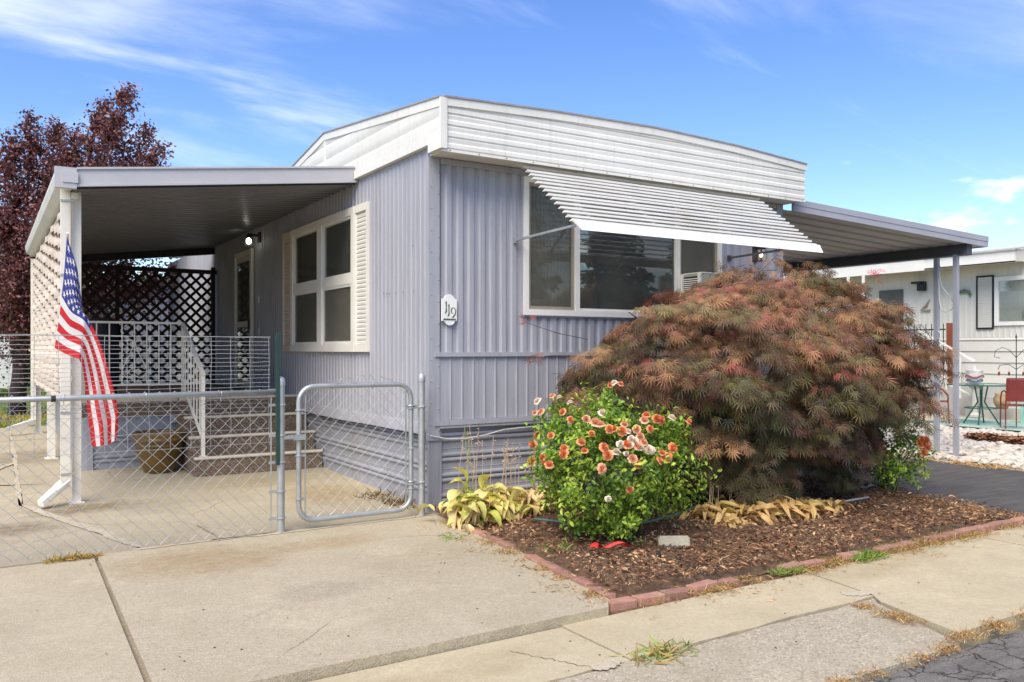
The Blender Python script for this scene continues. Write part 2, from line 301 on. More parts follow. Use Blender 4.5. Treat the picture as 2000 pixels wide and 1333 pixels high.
# ------------------------------------------------------------------ geometry helpers
LOC = {}
def link(o, parent=None):
    COL.objects.link(o)
    if parent is not None: o.parent = parent
    return o
def wloc(o):
    v = Vector((0, 0, 0))
    while o is not None: v += o.location; o = o.parent
    return v
def tag(o, label=None, cat=None, group=None, kind=None):
    if label: o['label'] = label
    if cat: o['category'] = cat
    if group: o['group'] = group
    if kind: o['kind'] = kind
    return o
def thing(name, label, cat, loc=(0, 0, 0), group=None):
    o = bpy.data.objects.new(name, None); o.empty_display_size = .1; o.location = loc; link(o)
    return tag(o, label, cat, group)
class MB:
    def __init__(s): s.v = []; s.f = []; s.mi = []
    def face(s, pts, mi=0):
        n = len(s.v); s.v += [tuple(p) for p in pts]; s.f.append(tuple(range(n, n+len(pts)))); s.mi.append(mi); return s
    def box(s, x0, x1, y0, y1, z0, z1, mi=0):
        n = len(s.v)
        s.v += [(x0, y0, z0), (x1, y0, z0), (x1, y1, z0), (x0, y1, z0), (x0, y0, z1), (x1, y0, z1), (x1, y1, z1), (x0, y1, z1)]
        for f in ((0, 3, 2, 1), (4, 5, 6, 7), (0, 1, 5, 4), (1, 2, 6, 5), (2, 3, 7, 6), (3, 0, 4, 7)): s.f.append(tuple(n+i for i in f)); s.mi.append(mi)
        return s
    def hexa(s, P, mi=0):   # 8 points bottom 4 then top 4
        n = len(s.v); s.v += [tuple(p) for p in P]
        for f in ((0, 3, 2, 1), (4, 5, 6, 7), (0, 1, 5, 4), (1, 2, 6, 5), (2, 3, 7, 6), (3, 0, 4, 7)): s.f.append(tuple(n+i for i in f)); s.mi.append(mi)
        return s
    def bar(s, p0, p1, w, h, up=(0, 0, 1), mi=0):
        p0 = Vector(p0); p1 = Vector(p1); d = (p1-p0).normalized(); u = Vector(up)
        if abs(d.dot(u)) > .99: u = Vector((0, 1, 0))
        a = d.cross(u).normalized()*w/2; b = a.cross(d).normalized()*h/2
        return s.hexa([p0-a-b, p0+a-b, p0+a+b, p0-a+b, p1-a-b, p1+a-b, p1+a+b, p1-a+b], mi)
    def tube(s, pts, r, n=8, cap=True, mi=0):
        pts = [Vector(p) for p in pts]; m = len(pts); rs = r if isinstance(r, (list, tuple)) else [r]*m
        base = len(s.v); ref = None
        for i, p in enumerate(pts):
            d = (pts[min(i+1, m-1)]-pts[max(i-1, 0)])
            d = d.normalized() if d.length > 1e-9 else Vector((0, 0, 1))
            if ref is None: ref = Vector((0, 0, 1)) if abs(d.z) < .9 else Vector((1, 0, 0))
            a = (ref-d*ref.dot(d))
            a = a.normalized() if a.length > 1e-6 else d.orthogonal().normalized()
            ref = a; b = d.cross(a)
            for j in range(n):
                t = 2*math.pi*j/n; s.v.append(tuple(p+(a*math.cos(t)+b*math.sin(t))*rs[i]))
        for i in range(m-1):
            for j in range(n):
                k = (j+1) % n; s.f.append((base+i*n+j, base+i*n+k, base+(i+1)*n+k, base+(i+1)*n+j)); s.mi.append(mi)
        if cap:
            s.f.append(tuple(base+j for j in reversed(range(n)))); s.mi.append(mi)
            s.f.append(tuple(base+(m-1)*n+j for j in range(n))); s.mi.append(mi)
        return s
    def lathe(s, prof, c=(0, 0, 0), n=24, mi=0):
        base = len(s.v); c = Vector(c)
        for (r, z) in prof:
            for j in range(n):
                t = 2*math.pi*j/n; s.v.append((c.x+r*math.cos(t), c.y+r*math.sin(t), c.z+z))
        for i in range(len(prof)-1):
            for j in range(n):
                k = (j+1) % n; s.f.append((base+i*n+j, base+i*n+k, base+(i+1)*n+k, base+(i+1)*n+j)); s.mi.append(mi)
        return s
    def prism(s, poly, zb, zt, mi=0):   # poly [(x,y)] ccw, zb, zt numbers or functions
        fb = zb if callable(zb) else (lambda x, y: zb); ft = zt if callable(zt) else (lambda x, y: zt)
        n = len(s.v); m = len(poly)
        s.v += [(x, y, fb(x, y)) for x, y in poly]+[(x, y, ft(x, y)) for x, y in poly]
        s.f.append(tuple(n+i for i in reversed(range(m)))); s.mi.append(mi); s.f.append(tuple(n+m+i for i in range(m))); s.mi.append(mi)
        for i in range(m):
            j = (i+1) % m; s.f.append((n+i, n+j, n+m+j, n+m+i)); s.mi.append(mi)
        return s
    def grid(s, P, mi=0):    # P[i][j] points
        base = len(s.v); a = len(P); b = len(P[0])
        for r_ in P: s.v += [tuple(p) for p in r_]
        for i in range(a-1):
            for j in range(b-1): s.f.append((base+i*b+j, base+(i+1)*b+j, base+(i+1)*b+j+1, base+i*b+j+1)); s.mi.append(mi)
        return s
    def mesh(s, name, mats, off=Vector((0, 0, 0)), smooth=False):
        me = bpy.data.meshes.new(name); me.from_pydata([(x-off.x, y-off.y, z-off.z) for x, y, z in s.v], [], s.f)
        for m in (mats if isinstance(mats, (list, tuple)) else [mats]): me.materials.append(m)
        me.polygons.foreach_set('material_index', s.mi)
        if smooth: me.polygons.foreach_set('use_smooth', [True]*len(s.f))
        me.update(); return me
    def build(s, name, mats, parent=None, smooth=False, label=None, cat=None, group=None, kind=None, auto=False):
        off = wloc(parent) if parent is not None else Vector((0, 0, 0))
        o = bpy.data.objects.new(name, s.mesh(name, mats, off, smooth)); link(o, parent)
        if auto:
            for p in o.data.polygons: p.use_smooth = True
            try: o.data.set_sharp_from_angle(angle=R(40))
            except Exception: pass
        return tag(o, label, cat, group, kind)
def recenter(o, base=True):
    """move a top-level mesh's origin to its base centre"""
    vs = np.array([v.co[:] for v in o.data.vertices]); c = Vector(((vs[:, 0].min()+vs[:, 0].max())/2, (vs[:, 1].min()+vs[:, 1].max())/2, vs[:, 2].min()))
    o.data.transform(Matrix.Translation(-c)); o.location = o.location+c; return o
def piece(name, me, parent, loc=(0, 0, 0), rot=(0, 0, 0), scale=(1, 1, 1), world=True):
    o = bpy.data.objects.new(name, me); l = Vector(loc)
    if world and parent is not None: l = l-wloc(parent)
    o.location = l; o.rotation_euler = rot; o.scale = scale; link(o, parent); return o
def profile_sheet(prof, a, b, place, flip=False):
    """prof [(s,off)], extruded from t=a to t=b, place(s,off,t)->xyz"""
    m = MB(); P = [[place(s, o, a), place(s, o, b)] for s, o in prof]; m.grid(P); return m
def repeat(shape, period, s0, s1):
    out = []; k = math.floor(s0/period)-1
    while k*period < s1+period:
        for (q, o) in shape: out.append((k*period+q, o))
        k += 1
    def val(s):
        for (a, oa), (b, ob) in zip(out, out[1:]):
            if a <= s <= b: return oa+(ob-oa)*((s-a)/(b-a) if b > a else 0)
        return 0
    mid = [p for p in out if s0 < p[0] < s1]
    return [(s0, val(s0))]+mid+[(s1, val(s1))]
def append_profile(m, prof, a, b, place): m.grid([[place(s, o, a), place(s, o, b)] for s, o in prof])

def cloud(name, mat, parent, tv, tf, pos, fwd, up, scale, cols, kind=None, off=None):
    """many copies of a small template (tv k,3 ; tf faces) as one mesh: x along fwd, z along up"""
    tv = np.asarray(tv, float); n = len(pos); k = len(tv)
    f = fwd/np.maximum(np.linalg.norm(fwd, axis=1, keepdims=True), 1e-9)
    s_ = np.cross(up, f); s_ /= np.maximum(np.linalg.norm(s_, axis=1, keepdims=True), 1e-9); u = np.cross(f, s_)
    sc = np.broadcast_to(np.asarray(scale, float).reshape(-1, 1, 1), (n, 1, 1))
    V = (f[:, None, :]*tv[None, :, 0:1]+s_[:, None, :]*tv[None, :, 1:2]+u[:, None, :]*tv[None, :, 2:3])*sc+pos[:, None, :]
    o_ = wloc(parent) if parent is not None else Vector((0, 0, 0)); V = V.reshape(-1, 3)-np.array(o_[:])
    lens = np.array([len(x) for x in tf]); flat = np.concatenate([np.array(x) for x in tf])
    F = (flat[None, :]+(np.arange(n)*k)[:, None]).reshape(-1); L = np.tile(lens, n)
    me = bpy.data.meshes.new(name); me.vertices.add(n*k); me.vertices.foreach_set('co', V.astype(np.float32).ravel())
    me.loops.add(len(F)); me.loops.foreach_set('vertex_index', F.astype(np.int32))
    me.polygons.add(len(L)); st = np.concatenate([[0], np.cumsum(L)[:-1]]); me.polygons.foreach_set('loop_start', st.astype(np.int32))
    me.update(calc_edges=True)
    if cols is not None:
        at = me.color_attributes.new('Col', 'FLOAT_COLOR', 'POINT'); c = np.ones((n*k, 4), np.float32); c[:, :3] = np.repeat(cols, k, axis=0); at.data.foreach_set('color', c.ravel())
    me.materials.append(mat); me.validate(); o = bpy.data.objects.new(name, me); link(o, parent); return tag(o, kind=kind)

def unit(v): v = np.asarray(v, float); return v/np.maximum(np.linalg.norm(v, axis=-1, keepdims=True), 1e-9)

SOILF = concrete('joint_grit', (.30, .25, .17), .3)
# ================================================================== GROUND
gz = lambda x, y: max(0., .02*y) if y > 0 else 0.
g = MB(); g.face([(-1500, -1500, -.19), (1500, -1500, -.19), (1500, 1500, -.19), (-1500, 1500, -.19)])
g.build('ground', EARTH, kind='structure')
def jag(x0, x1, y, amp, step=.06, sd=1):
    rr = random.Random(sd); n = max(2, int(abs(x1-x0)/step)); out = []; w = 0
    for i in range(n+1):
        w = w*.7+rr.uniform(-amp, amp)*.6; out.append((x0+(x1-x0)*i/n, y+w))
    return out
def slab(name, poly, zb, zt, mat): return MB().prism(poly, zb, zt).build(name, mat, kind='structure')
# apron in front of the gate (raised, worn front edge)
slab('apron_slab', jag(-2.845, -.40, -3.13, .006, .05, 3)+[(-.30, -3.0), (-.13, -2.0), (-.05, -.9), (.0, -.13), (-2.785, -.15)], -.18, lambda x, y: 0.0, M_APRON)
slab('driveway_slab', jag(-9, -2.875, -3.13, .006, .08, 4)+[(-2.85, -2.0), (-2.81, -.2), (-9, -.2)], -.18, -.006, M_PATIO)
pz = lambda x, y: max(.0, .02*y)-.004
slab('patio_slab', [(-2.43, -.11), (.06, -.11), (.06, 9.6), (-3.1, 9.6), (-3.17, 2.2)], -.18, pz, M_PATIO)
slab('patio_slab', [(-9, -.17), (-2.47, -.12), (-3.21, 2.2), (-3.14, 9.6), (-9, 9.6)], -.18, lambda x, y: pz(x, y)-.006, M_PATIO)
# mortar seams (proud smears)
def ribbon(name, pts, w, mat, z, kind='structure', sd=1, amp=.3):
    n0 = len(pts); N_ = max(60, n0*3); rr = random.Random(sd); ph = [rr.uniform(0, 6.28) for _ in range(12)]; P = []
    def sn(t, o): return sum(math.sin(t*f+ph[o+i])*q for i, (f, q) in enumerate(((9, .5), (23, .3), (51, .2), (97, .15))))
    for i in range(N_+1):
        t = i/N_; f = t*(n0-1); k = min(n0-2, int(f)); q = Vector(pts[k]).lerp(Vector(pts[k+1]), f-k)
        d = Vector(pts[min(k+2, n0-1)])-Vector(pts[max(k-1, 0)]); d = Vector((-d.y, d.x)).normalized(); e = min(1, t*12, (1-t)*12)
        w0 = w*e*max(.05, 1+amp*sn(t, 0)); w1 = w*e*max(.05, 1+amp*sn(t, 4)); zf = z(q.x, q.y) if callable(z) else z
        P.append([(q.x+d.x*w0/2, q.y+d.y*w0/2, zf), (q.x-d.x*w1/2, q.y-d.y*w1/2, zf)])
    return MB().grid(P).build(name, mat, kind=kind)
def seg(a, b, n, amp=0, sd=0):
    rr = random.Random(sd); return [(a[0]+(b[0]-a[0])*i/n+rr.uniform(-amp, amp), a[1]+(b[1]-a[1])*i/n+rr.uniform(-amp, amp)) for i in range(n+1)]
ribbon('mortar_seam', seg((-2.45, -.1), (-3.19, 2.2), 26, .008, 2), .085, M_MORTAR, lambda x, y: pz(x, y)+.002, amp=.45, sd=3)
ribbon('mortar_seam', seg((-3.19, 2.2), (-3.12, 9.4), 40, .008, 5), .05, M_MORTAR, lambda x, y: pz(x, y)+.004, amp=.6)
ribbon('mortar_seam', seg((-2.55, -.14), (-1.75, -.12), 18, .006, 6), .06, M_MORTAR, .004, amp=.5, sd=4)
ribbon('mortar_seam', seg((-1.7, -.16), (-.0, -.13), 24, .01, 6), .05, M_MORTAR, .004, amp=.7, sd=8)
slab('joint_filler', [(-2.9, -3.12), (-2.82, -3.12), (-2.77, -.2), (-2.84, -.2)], -.17, -.03, SOILF)
slab('joint_filler', [(-2.5, -.2), (-.0, -.2), (-.0, -.05), (-2.5, -.05)], -.17, -.02, SOILF)
slab('joint_filler', [(-.5, -3.2), (4.7, -3.2), (4.7, -2.9), (.1, -2.9), (.1, -.2), (-.2, -.2), (-.2, -2.0)], -.17, -.058, SOIL)
0 and ribbon('mortar_patch', seg((-2.89, -1.2), (-2.93, -2.7), 16, .01, 9), .06, M_MORTAR, -.002, amp=.8, sd=3)
ribbon('mortar_patch', seg((-3.9, 2.9), (-3.15, 5.2), 14, .02, 9), .06, M_MORTAR, lambda x, y: pz(x, y)+.004, amp=.7, sd=3)
ribbon('mortar_patch', seg((-4.5, 3.9), (-2.9, 3.3), 14, .02, 19), .05, M_MORTAR, lambda x, y: pz(x, y)+.005, amp=.7, sd=13)
ribbon('crack_line', seg((-2.0, -.135), (-1.45, -.115), 18, .006, 61), .016, RUBBER, .0075, amp=.5, sd=14)
# sidewalk with jagged gaps
ZW = -.05
slab('sidewalk_slab', jag(-12, -.755, -3.74, .012, .05, 11)+list(reversed(jag(-12, -.755, -3.15, .003, .2, 12))), -.18, ZW, M_WALK)
slab('sidewalk_slab', jag(-.735, 1.26, -3.72, .012, .05, 13)+[(1.36, -3.12)]+list(reversed(jag(-.735, 1.3, -3.13, .002, .2, 14))), -.18, ZW, M_WALK)
slab('sidewalk_slab', [(1.04, -4.38), (3.46, -4.40), (3.5, -3.10), (1.385, -3.12), (1.29, -3.68), (1.2, -3.8)], -.18, ZW-.002, M_WALK)
slab('sidewalk_slab', [(3.475, -4.40), (16, -4.40), (16, -3.10), (3.515, -3.10)], -.18, ZW, M_WALK)
slab('gutter_slab', [(-12, -4.44)]+jag(-1.2, .985, -4.42, .012, .07, 15)+[(1.17, -3.8), (1.23, -3.735)]+list(reversed(jag(-.9, 1.2, -3.745, .012, .05, 13)))+[(-12, -3.77)], -.2, lambda x, y: ZW-.004+(y+3.74)*.05, M_GUT)
ribbon('mortar_patch', seg((1.12, -3.60), (1.30, -3.66), 5, .01, 1), .09, M_MORTAR, ZW+.004, amp=.5)
ribbon('mortar_patch', seg((-.98, -3.75), (-.80, -3.71), 5, .015, 1), .08, M_MORTAR, ZW+.004, amp=.5)
ribbon('crack_line', seg((-1.20, -3.3), (-.98, -3.72), 26, .012, 31), .004, RUBBER, ZW+.003, amp=.6)
slab('road', [(-60, -30), (60, -30), (60, -4.455), (-60, -4.455)], -.3, -.105, M_ROAD)
slab('asphalt_drive', [(4.30, -3.09), (7.62, -3.09), (7.70, 12), (4.95, 12), (4.95, -.4), (4.55, -1.6)], -.18, -.035, M_DRIVE)

# ================================================================== HOUSE
HW, HL = 4.82, 13.0
house = thing('mobile_home', 'lavender metal mobile home with white ribbed roof fascia and sign 119', 'mobile home', (2.4, 5, 0))
# interior shell behind the siding (windows are holes in it)
ZF, ZS = .80, 3.36
m = MB()
m.box(.06, HW-.06, .06, HL-.06, ZF-.06, ZF)                       # floor
m.box(.06, HW-.06, .06, HL-.06, 3.28, 3.33)                       # ceiling
def wall_y(m, x0, x1, y0, y1, holes, z0=ZF, z1=3.28):             # wall spanning x, holes (xa,xb,za,zb)
    xs = x0
    for (a, b, c, d) in holes:
        m.box(xs, a, y0, y1, z0, z1); m.box(a, b, y0, y1, z0, c); m.box(a, b, y0, y1, d, z1); xs = b
    m.box(xs, x1, y0, y1, z0, z1)
def wall_x(m, y0, y1, x0, x1, holes, z0=ZF, z1=3.28):
    ys = y0
    for (a, b, c, d) in holes:
        m.box(x0, x1, ys, a, z0, z1); m.box(x0, x1, a, b, z0, c); m.box(x0, x1, a, b, d, z1); ys = b
    m.box(x0, x1, ys, y1, z0, z1)
wall_y(m, .03, HW-.03, .03, .06, [(1.06, 3.70, 1.89, 3.18)])
wall_x(m, .061, HL-.061, .03, .06, [(1.80, 3.96, 1.53, 3.03)])
m.box(HW-.06, HW-.03, .061, HL-.061, ZF, 3.28); m.box(.061, HW-.061, HL-.06, HL-.03, ZF, 3.28)
m.box(.061, HW-.061, 4.9, 4.95, ZF, 3.28)                         # partition
m.box(2.9, 3.6, 3.6, 4.85, ZF, 2.1)                               # furniture block
m.box(1.6, 2.6, 4.5, 4.85, ZF, 2.7)
m.build('interior_wall', INT, house)
# curtains / blinds inside
m = MB()
for i in range(26):
    a = 1.10+.022*i; m.bar((a, .16+.02*(i % 2), 1.9), (a, .16+.02*(i % 2), 3.15), .024, .004, (0, 1, 0))
m.build('curtain', CURT, house)
# front upper siding: trapezoid ribs
tr = [(0, 0), (.040, 0), (.056, .02), (.104, .02), (.12, 0)]
pf = lambda s, o, t: (s, -o, t)
m = MB()
append_profile(m, repeat(tr, .12, .105, 1.00), 1.475, 3.30, pf)
append_profile(m, repeat(tr, .12, 1.00, 3.76), 1.475, 1.86, pf)
append_profile(m, repeat(tr, .12, 3.76, 4.76), 1.475, 3.30, pf)
append_profile(m, repeat(tr, .12, 1.00, 3.76), 3.19, 3.30, pf)
m.build('upper_siding', LAV, house)
MB().box(.0, HW, -.014, .02, 3.285, 3.335).box(.106, 4.7, -.03, .0, 3.23, 3.283).build('top_trim', LAV, house)
MB().box(.045, 4.76, -.034, .004, 1.438, 1.478).build('belt_rail', LAV, house)
# corner posts (flat trim with rivets)
MB().box(-.013, .10, -.016, .0, .66, 3.285).build('corner_trim', LAV, house); MB().box(-.0128, .0, .0, .045, .66, 3.41).build('corner_trim', LAV, house); MB().box(4.72, HW+.012, -.022, .0, .66, 3.285).build('corner_trim', LAV, house)
riv = MB().lathe([(0.0001, .006), (.005, .004), (.007, 0)], n=6).mesh('rivet', LAVD)
for z in [.75+.2*i for i in range(13)]:
    piece('rivet', riv, house, (.088, -.017, z), (R(90), 0, 0)); piece('rivet', riv, house, (.012, -.017, z+.06), (R(90), 0, 0))
# front lower panels, one object each
pw = .1225; nP = int((4.72-.10)/pw)
pm = MB().box(.004, pw-.016, -.006, .0, .845, 1.437).hexa([(pw-.016, -.006, .845), (pw-.0005, -.006, .845), (pw-.0005, .0, .845), (pw-.016, .0, .845), (pw-.016, -.006, 1.437), (pw-.0005, -.006, 1.437), (pw-.0005, 0, 1.437), (pw-.016, 0, 1.437)])
pm.v += [(pw-.012, -.006, .845), (pw-.009, -.019, .845), (pw-.003, -.019, .845), (pw-.0005, -.006, .845), (pw-.012, -.006, 1.437), (pw-.009, -.019, 1.437), (pw-.003, -.019, 1.437), (pw-.0005, -.006, 1.437)]
b0 = len(pm.v)-8
for f in ((0, 1, 5, 4), (1, 2, 6, 5), (2, 3, 7, 6)): pm.f.append(tuple(b0+i for i in f)); pm.mi.append(0)
pme = pm.mesh('siding_panel', LAV)
for i in range(nP): piece('siding_panel', pme, house, (.10+i*pw, .0, 0))
MB().box(.045, 4.76, -.030, .0, .795, .843).box(.1, 4.72, -.022, .0, .768, .7945).build('lower_trim', LAV, house)
# skirting: double beads every .2 m
def skirt_prof(z0, z1, zs):
    P = [(z0, 0.)]
    for zc_ in zs:
        for c in (zc_-.024, zc_+.024):
            for q in range(7):
                t = math.pi*q/6; P.append((c-.022*math.cos(t), .020*math.sin(t)))
        P.append((zc_+.075, 0.)); P.append((zc_+.08, .004)); P.append((zc_+.085, 0))
    P = [p for p in P if z0 <= p[0] <= z1]; P.append((z1, 0.)); P.sort(key=lambda p: p[0]); return P
m = MB(); append_profile(m, skirt_prof(-.1, .765, (.11, .30, .49, .68)), .13, 4.79, lambda s, o, t: (t, .035-o, s)); m.build('skirting', LAVD, house)
MB().box(.0, .13, .002, .05, -.1, .79).build('corner_trim', LAVD, house)
m = MB(); append_profile(m, skirt_prof(-.1, .70, (.20, .40, .61)), .05, HL, lambda s, o, t: (.05-o, t, s)); m.build('skirting', LAVD, house)
m = MB()
P = []
for i in range(60):
    y = .04+i*.10; w = .012*math.sin(y*2.1)+.006*math.sin(y*5.3); P.append([(-.004-.018, y, .705+w*.5), (-.012, y, .80), (-.001, y, .825)])
m.grid(P); m.build('drip_flashing', LAV, house, smooth=True)
# left wall: narrow ribs, window and door openings
nr = [(0, 0), (.074, 0), (.082, .010), (.090, .010), (.1, 0)]
pl = lambda s, o, t: (-o, s, t)
m = MB()
append_profile(m, repeat(nr, .1, .045, 1.76), .80, 3.42, pl)
append_profile(m, repeat(nr, .1, 1.76, 4.0), .80, 1.49, pl)
append_profile(m, repeat(nr, .1, 1.76, 4.0), 3.07, 3.42, pl)
append_profile(m, repeat(nr, .1, 4.0, 5.92), .80, 3.42, pl)
append_profile(m, repeat(nr, .1, 5.92, 6.96), 3.06, 3.42, pl)
append_profile(m, repeat(nr, .1, 6.96, HL), .80, 3.42, pl)
m.build('side_siding', LAV, house)
# right and back walls
m = MB(); append_profile(m, repeat(nr, .1, .05, HL), .75, 3.42, lambda s, o, t: (HW+o, s, t)); append_profile(m, repeat(nr, .1, 0, HW), .75, 3.42, lambda s, o, t: (s, HL+o, t)); m.build('rear_siding', LAV, house)
m = MB(); append_profile(m, skirt_prof(-.1, .76, (.20, .40, .61)), .05, HL, lambda s, o, t: (HW-.04+o, t, s)); m.build('skirting', LAVD, house)
# small old screw holes on the side wall
hole = MB().lathe([(.0001, .003), (.006, .002), (.007, 0)], n=6).mesh('screw', BLACK)
for (y, z) in ((1.02, 2.08), (.88, 2.07), (.73, 2.07), (.55, 2.065), (.95, 2.075), (.30, 2.06), (.33, 2.5), (1.1, 1.0), (.2, .95)): piece('screw', hole, house, (-.011, y, z), (0, R(-90), 0))
# ---- roof and fascias
def Lz(y):
    pts = [(-.4, 3.755), (-.3, 3.76), (2.7, 4.09), (3.87, 3.92), (7, 3.55), (14, 3.55)]
    for (a, za), (b, zb) in zip(pts, pts[1:]):
        if a <= y <= b: return za+(zb-za)*(y-a)/(b-a)
    return 3.55
YF = -.305
def Fz(x):
    pts = [(-.1, 3.755), (0, 3.76), (1.2, 3.808), (2.5, 3.832), (3.7, 3.80), (5., 3.725)]
    for (a, za), (b, zb) in zip(pts, pts[1:]):
        if a <= x <= b: return za+(zb-za)*(x-a)/(b-a)
    return 3.72
XR = 4.87
# front ribbed fascia: grid in x, z with profile, clamped to the top edge
def fas_off(z):
    q = ((z-3.30) % .105)/.105
    return .0 if q < .08 else (.012 if q < .46 else (.012-.008*(q-.46)/.08 if q < .54 else (.004+.006*(q-.54)/.40 if q < .94 else .01*(1-(q-.94)/.06))))
zl = [3.30+.0066*i for i in range(92)]
P = [[(x, YF-fas_off(z)-.001*math.sin(x*9+z*31), min(z, Fz(x)-.01)) for z in zl] for x in [i*XR/40 for i in range(41)]]
m = MB().grid(P); m.build('front_fascia', FAS, house)
m = MB()
xs = [-.02+i*(XR+.04)/24 for i in range(25)]
for a, b in zip(xs, xs[1:]):      # top trim board and dark edge
    m.hexa([(a, YF-.024, Fz(a)-.075), (b, YF-.024, Fz(b)-.075), (b, YF+.02, Fz(b)-.075), (a, YF+.02, Fz(a)-.075), (a, YF-.024, Fz(a)-.004), (b, YF-.024, Fz(b)-.004), (b, YF+.02, Fz(b)-.004), (a, YF+.02, Fz(a)-.004)])
m.build('fascia_trim', FAS, house)
MB().box(-.052, .012, YF-.030, YF+.004, 3.30, 3.752).build('corner_cap', FAS, house)
m = MB()
for a, b in zip(xs, xs[1:]):
    m.hexa([(a, YF-.034, Fz(a)-.003), (b, YF-.034, Fz(b)-.003), (b, YF+.05, Fz(b)-.003), (a, YF+.05, Fz(a)-.003), (a, YF-.034, Fz(a)+.013), (b, YF-.034, Fz(b)+.013), (b, YF+.05, Fz(b)+.013), (a, YF+.05, Fz(a)+.013)])
m.build('roof_edge', TRIM, house)
MB().box(-.0, XR, YF+.004, -.001, 3.292, 3.302).build('soffit', WHT, house)
MB().box(-.02, XR+.01, YF-.012, YF+.005, 3.276, 3.300).build('fascia_drip_edge', FAS, house)
fr = MB().lathe([(.0001, .005), (.006, .003), (.008, 0)], n=6).mesh('rivet', TRIM)
for i in range(17): piece('rivet', fr, house, (.05+.298*i, YF-.013, 3.29), (R(90), 0, 0))
# side fascia wedge
def side_off(z):
    q = ((z-3.42) % .17)/.17
    return .014*math.sin(min(1, q/.5)*math.pi/2) if q < .5 else (.014 if q < .85 else .014*(1-(q-.85)/.15))
ys = [YF+i*(2.7-YF)/20 for i in range(21)]+[2.7+.1*i for i in range(1, 40)]
zl2 = [3.395+.0142*i for i in range(50)]
P = [[(-.028-side_off(z), y, min(z, Lz(y)-.01)) for z in zl2] for y in ys]
m = MB().grid(P); m.build('side_fascia', FAS, house)
m = MB()
for a, b in zip(ys, ys[1:]):
    for (d0, d1, o) in ((.085, .004, .05),):
        m.hexa([(-o, a, Lz(a)-d0), (-.0, a, Lz(a)-d0), (-.0, b, Lz(b)-d0), (-o, b, Lz(b)-d0), (-o, a, Lz(a)-d1), (-.0, a, Lz(a)-d1), (-.0, b, Lz(b)-d1), (-o, b, Lz(b)-d1)])
m.box(-.055, -.001, -.06, 1.72, 3.375, 3.46); m.box(-.048, -.001, 1.72, 8, 3.375, 3.46); m.box(-.046, -.001, YF+.005, -.061, 3.303, 3.47)
m.box(-.05, -.026, 2.685, 2.715, 3.46, 3.99)
m.build('fascia_trim', FAS, house)
m = MB()
for a, b in zip(ys, ys[1:]):
    m.hexa([(-.06, a, Lz(a)-.003), (.03, a, Lz(a)-.003), (.03, b, Lz(b)-.003), (-.06, b, Lz(b)-.003), (-.06, a, Lz(a)+.012), (.03, a, Lz(a)+.012), (.03, b, Lz(b)+.012), (-.06, b, Lz(b)+.012)])
m.build('roof_edge', TRIM, house)
P = []
for y in ys+[8, 10, HL]:
    d = Lz(y)-3.76; P.append([(x, y, Fz(min(x, XR))+d*(1-min(1, x/2.4)**1.0*.9)-.004) for x in (0, .6, 1.2, 1.8, 2.5, 3.1, 3.7, 4.3, XR)])
MB().grid(P).build('roof', simple('roof_metal', (.55, .55, .52), .5, .1, 2.), house)
m = MB().box(XR-.02, XR, YF, HL, 3.29, 3.70); m.build('right_fascia', FAS, house)

# ---- windows
def window_front():
    w = thing_part('window', house)
    return w
def part_empty(name, parent, loc):
    o = bpy.data.objects.new(name, None); o.empty_display_size = .1; o.location = Vector(loc)-wloc(parent); link(o, parent); return o
w = MB()
w.box(1.015, 3.745, -.055, -.022, 1.845, 1.905).box(1.015, 3.745, -.055, -.022, 3.16, 3.215).box(1.015, 1.07, -.055, -.022, 1.9051, 3.1599).box(3.69, 3.745, -.055, -.022, 1.9051, 3.1599)
w.box(1.64, 1.70, -.050, -.012, 1.9051, 3.1599).box(3.035, 3.095, -.050, -.012, 1.9051, 3.1599)
wf = w.build('window', SASH, house)
MB().box(1.000, 1.014, -.035, .02, 1.83, 3.23).box(3.746, 3.76, -.035, .02, 1.83, 3.23).box(1.0141, 3.7459, -.034, .02, 1.825, 1.8445).box(1.0141, 3.7459, -.034, .02, 3.2155, 3.24).build('frame', LAV, wf)
for a, b in ((1.07, 1.64), (3.095, 3.69)):
    MB().box(a+.001, a+.03, -.034, .0, 1.906, 3.159).box(b-.03, b-.001, -.034, .0, 1.906, 3.159).box(a+.0301, b-.0301, -.034, .0, 1.906, 1.938).box(a+.0301, b-.0301, -.034, .0, 3.128, 3.159).build('sash', TANW, wf)
MB().box(1.701, 3.034, -.030, -.002, 1.906, 1.93).box(1.701, 3.034, -.030, -.002, 3.13, 3.159).build('sash', SASH, wf)
for a, b, y in ((1.095, 1.615, -.012), (1.70, 3.036, -.016), (3.12, 3.665, -.012)): MB().box(a, b, y, y+.004, 1.925, 3.135).build('pane', GLASS, wf)
for a, b in ((1.10, 1.61), (3.125, 3.66)): MB().face([(a, -.022, 1.94), (b, -.022, 1.94), (b, -.022, 3.13), (a, -.022, 3.13)]).build('insect_screen', SCREEN, wf)
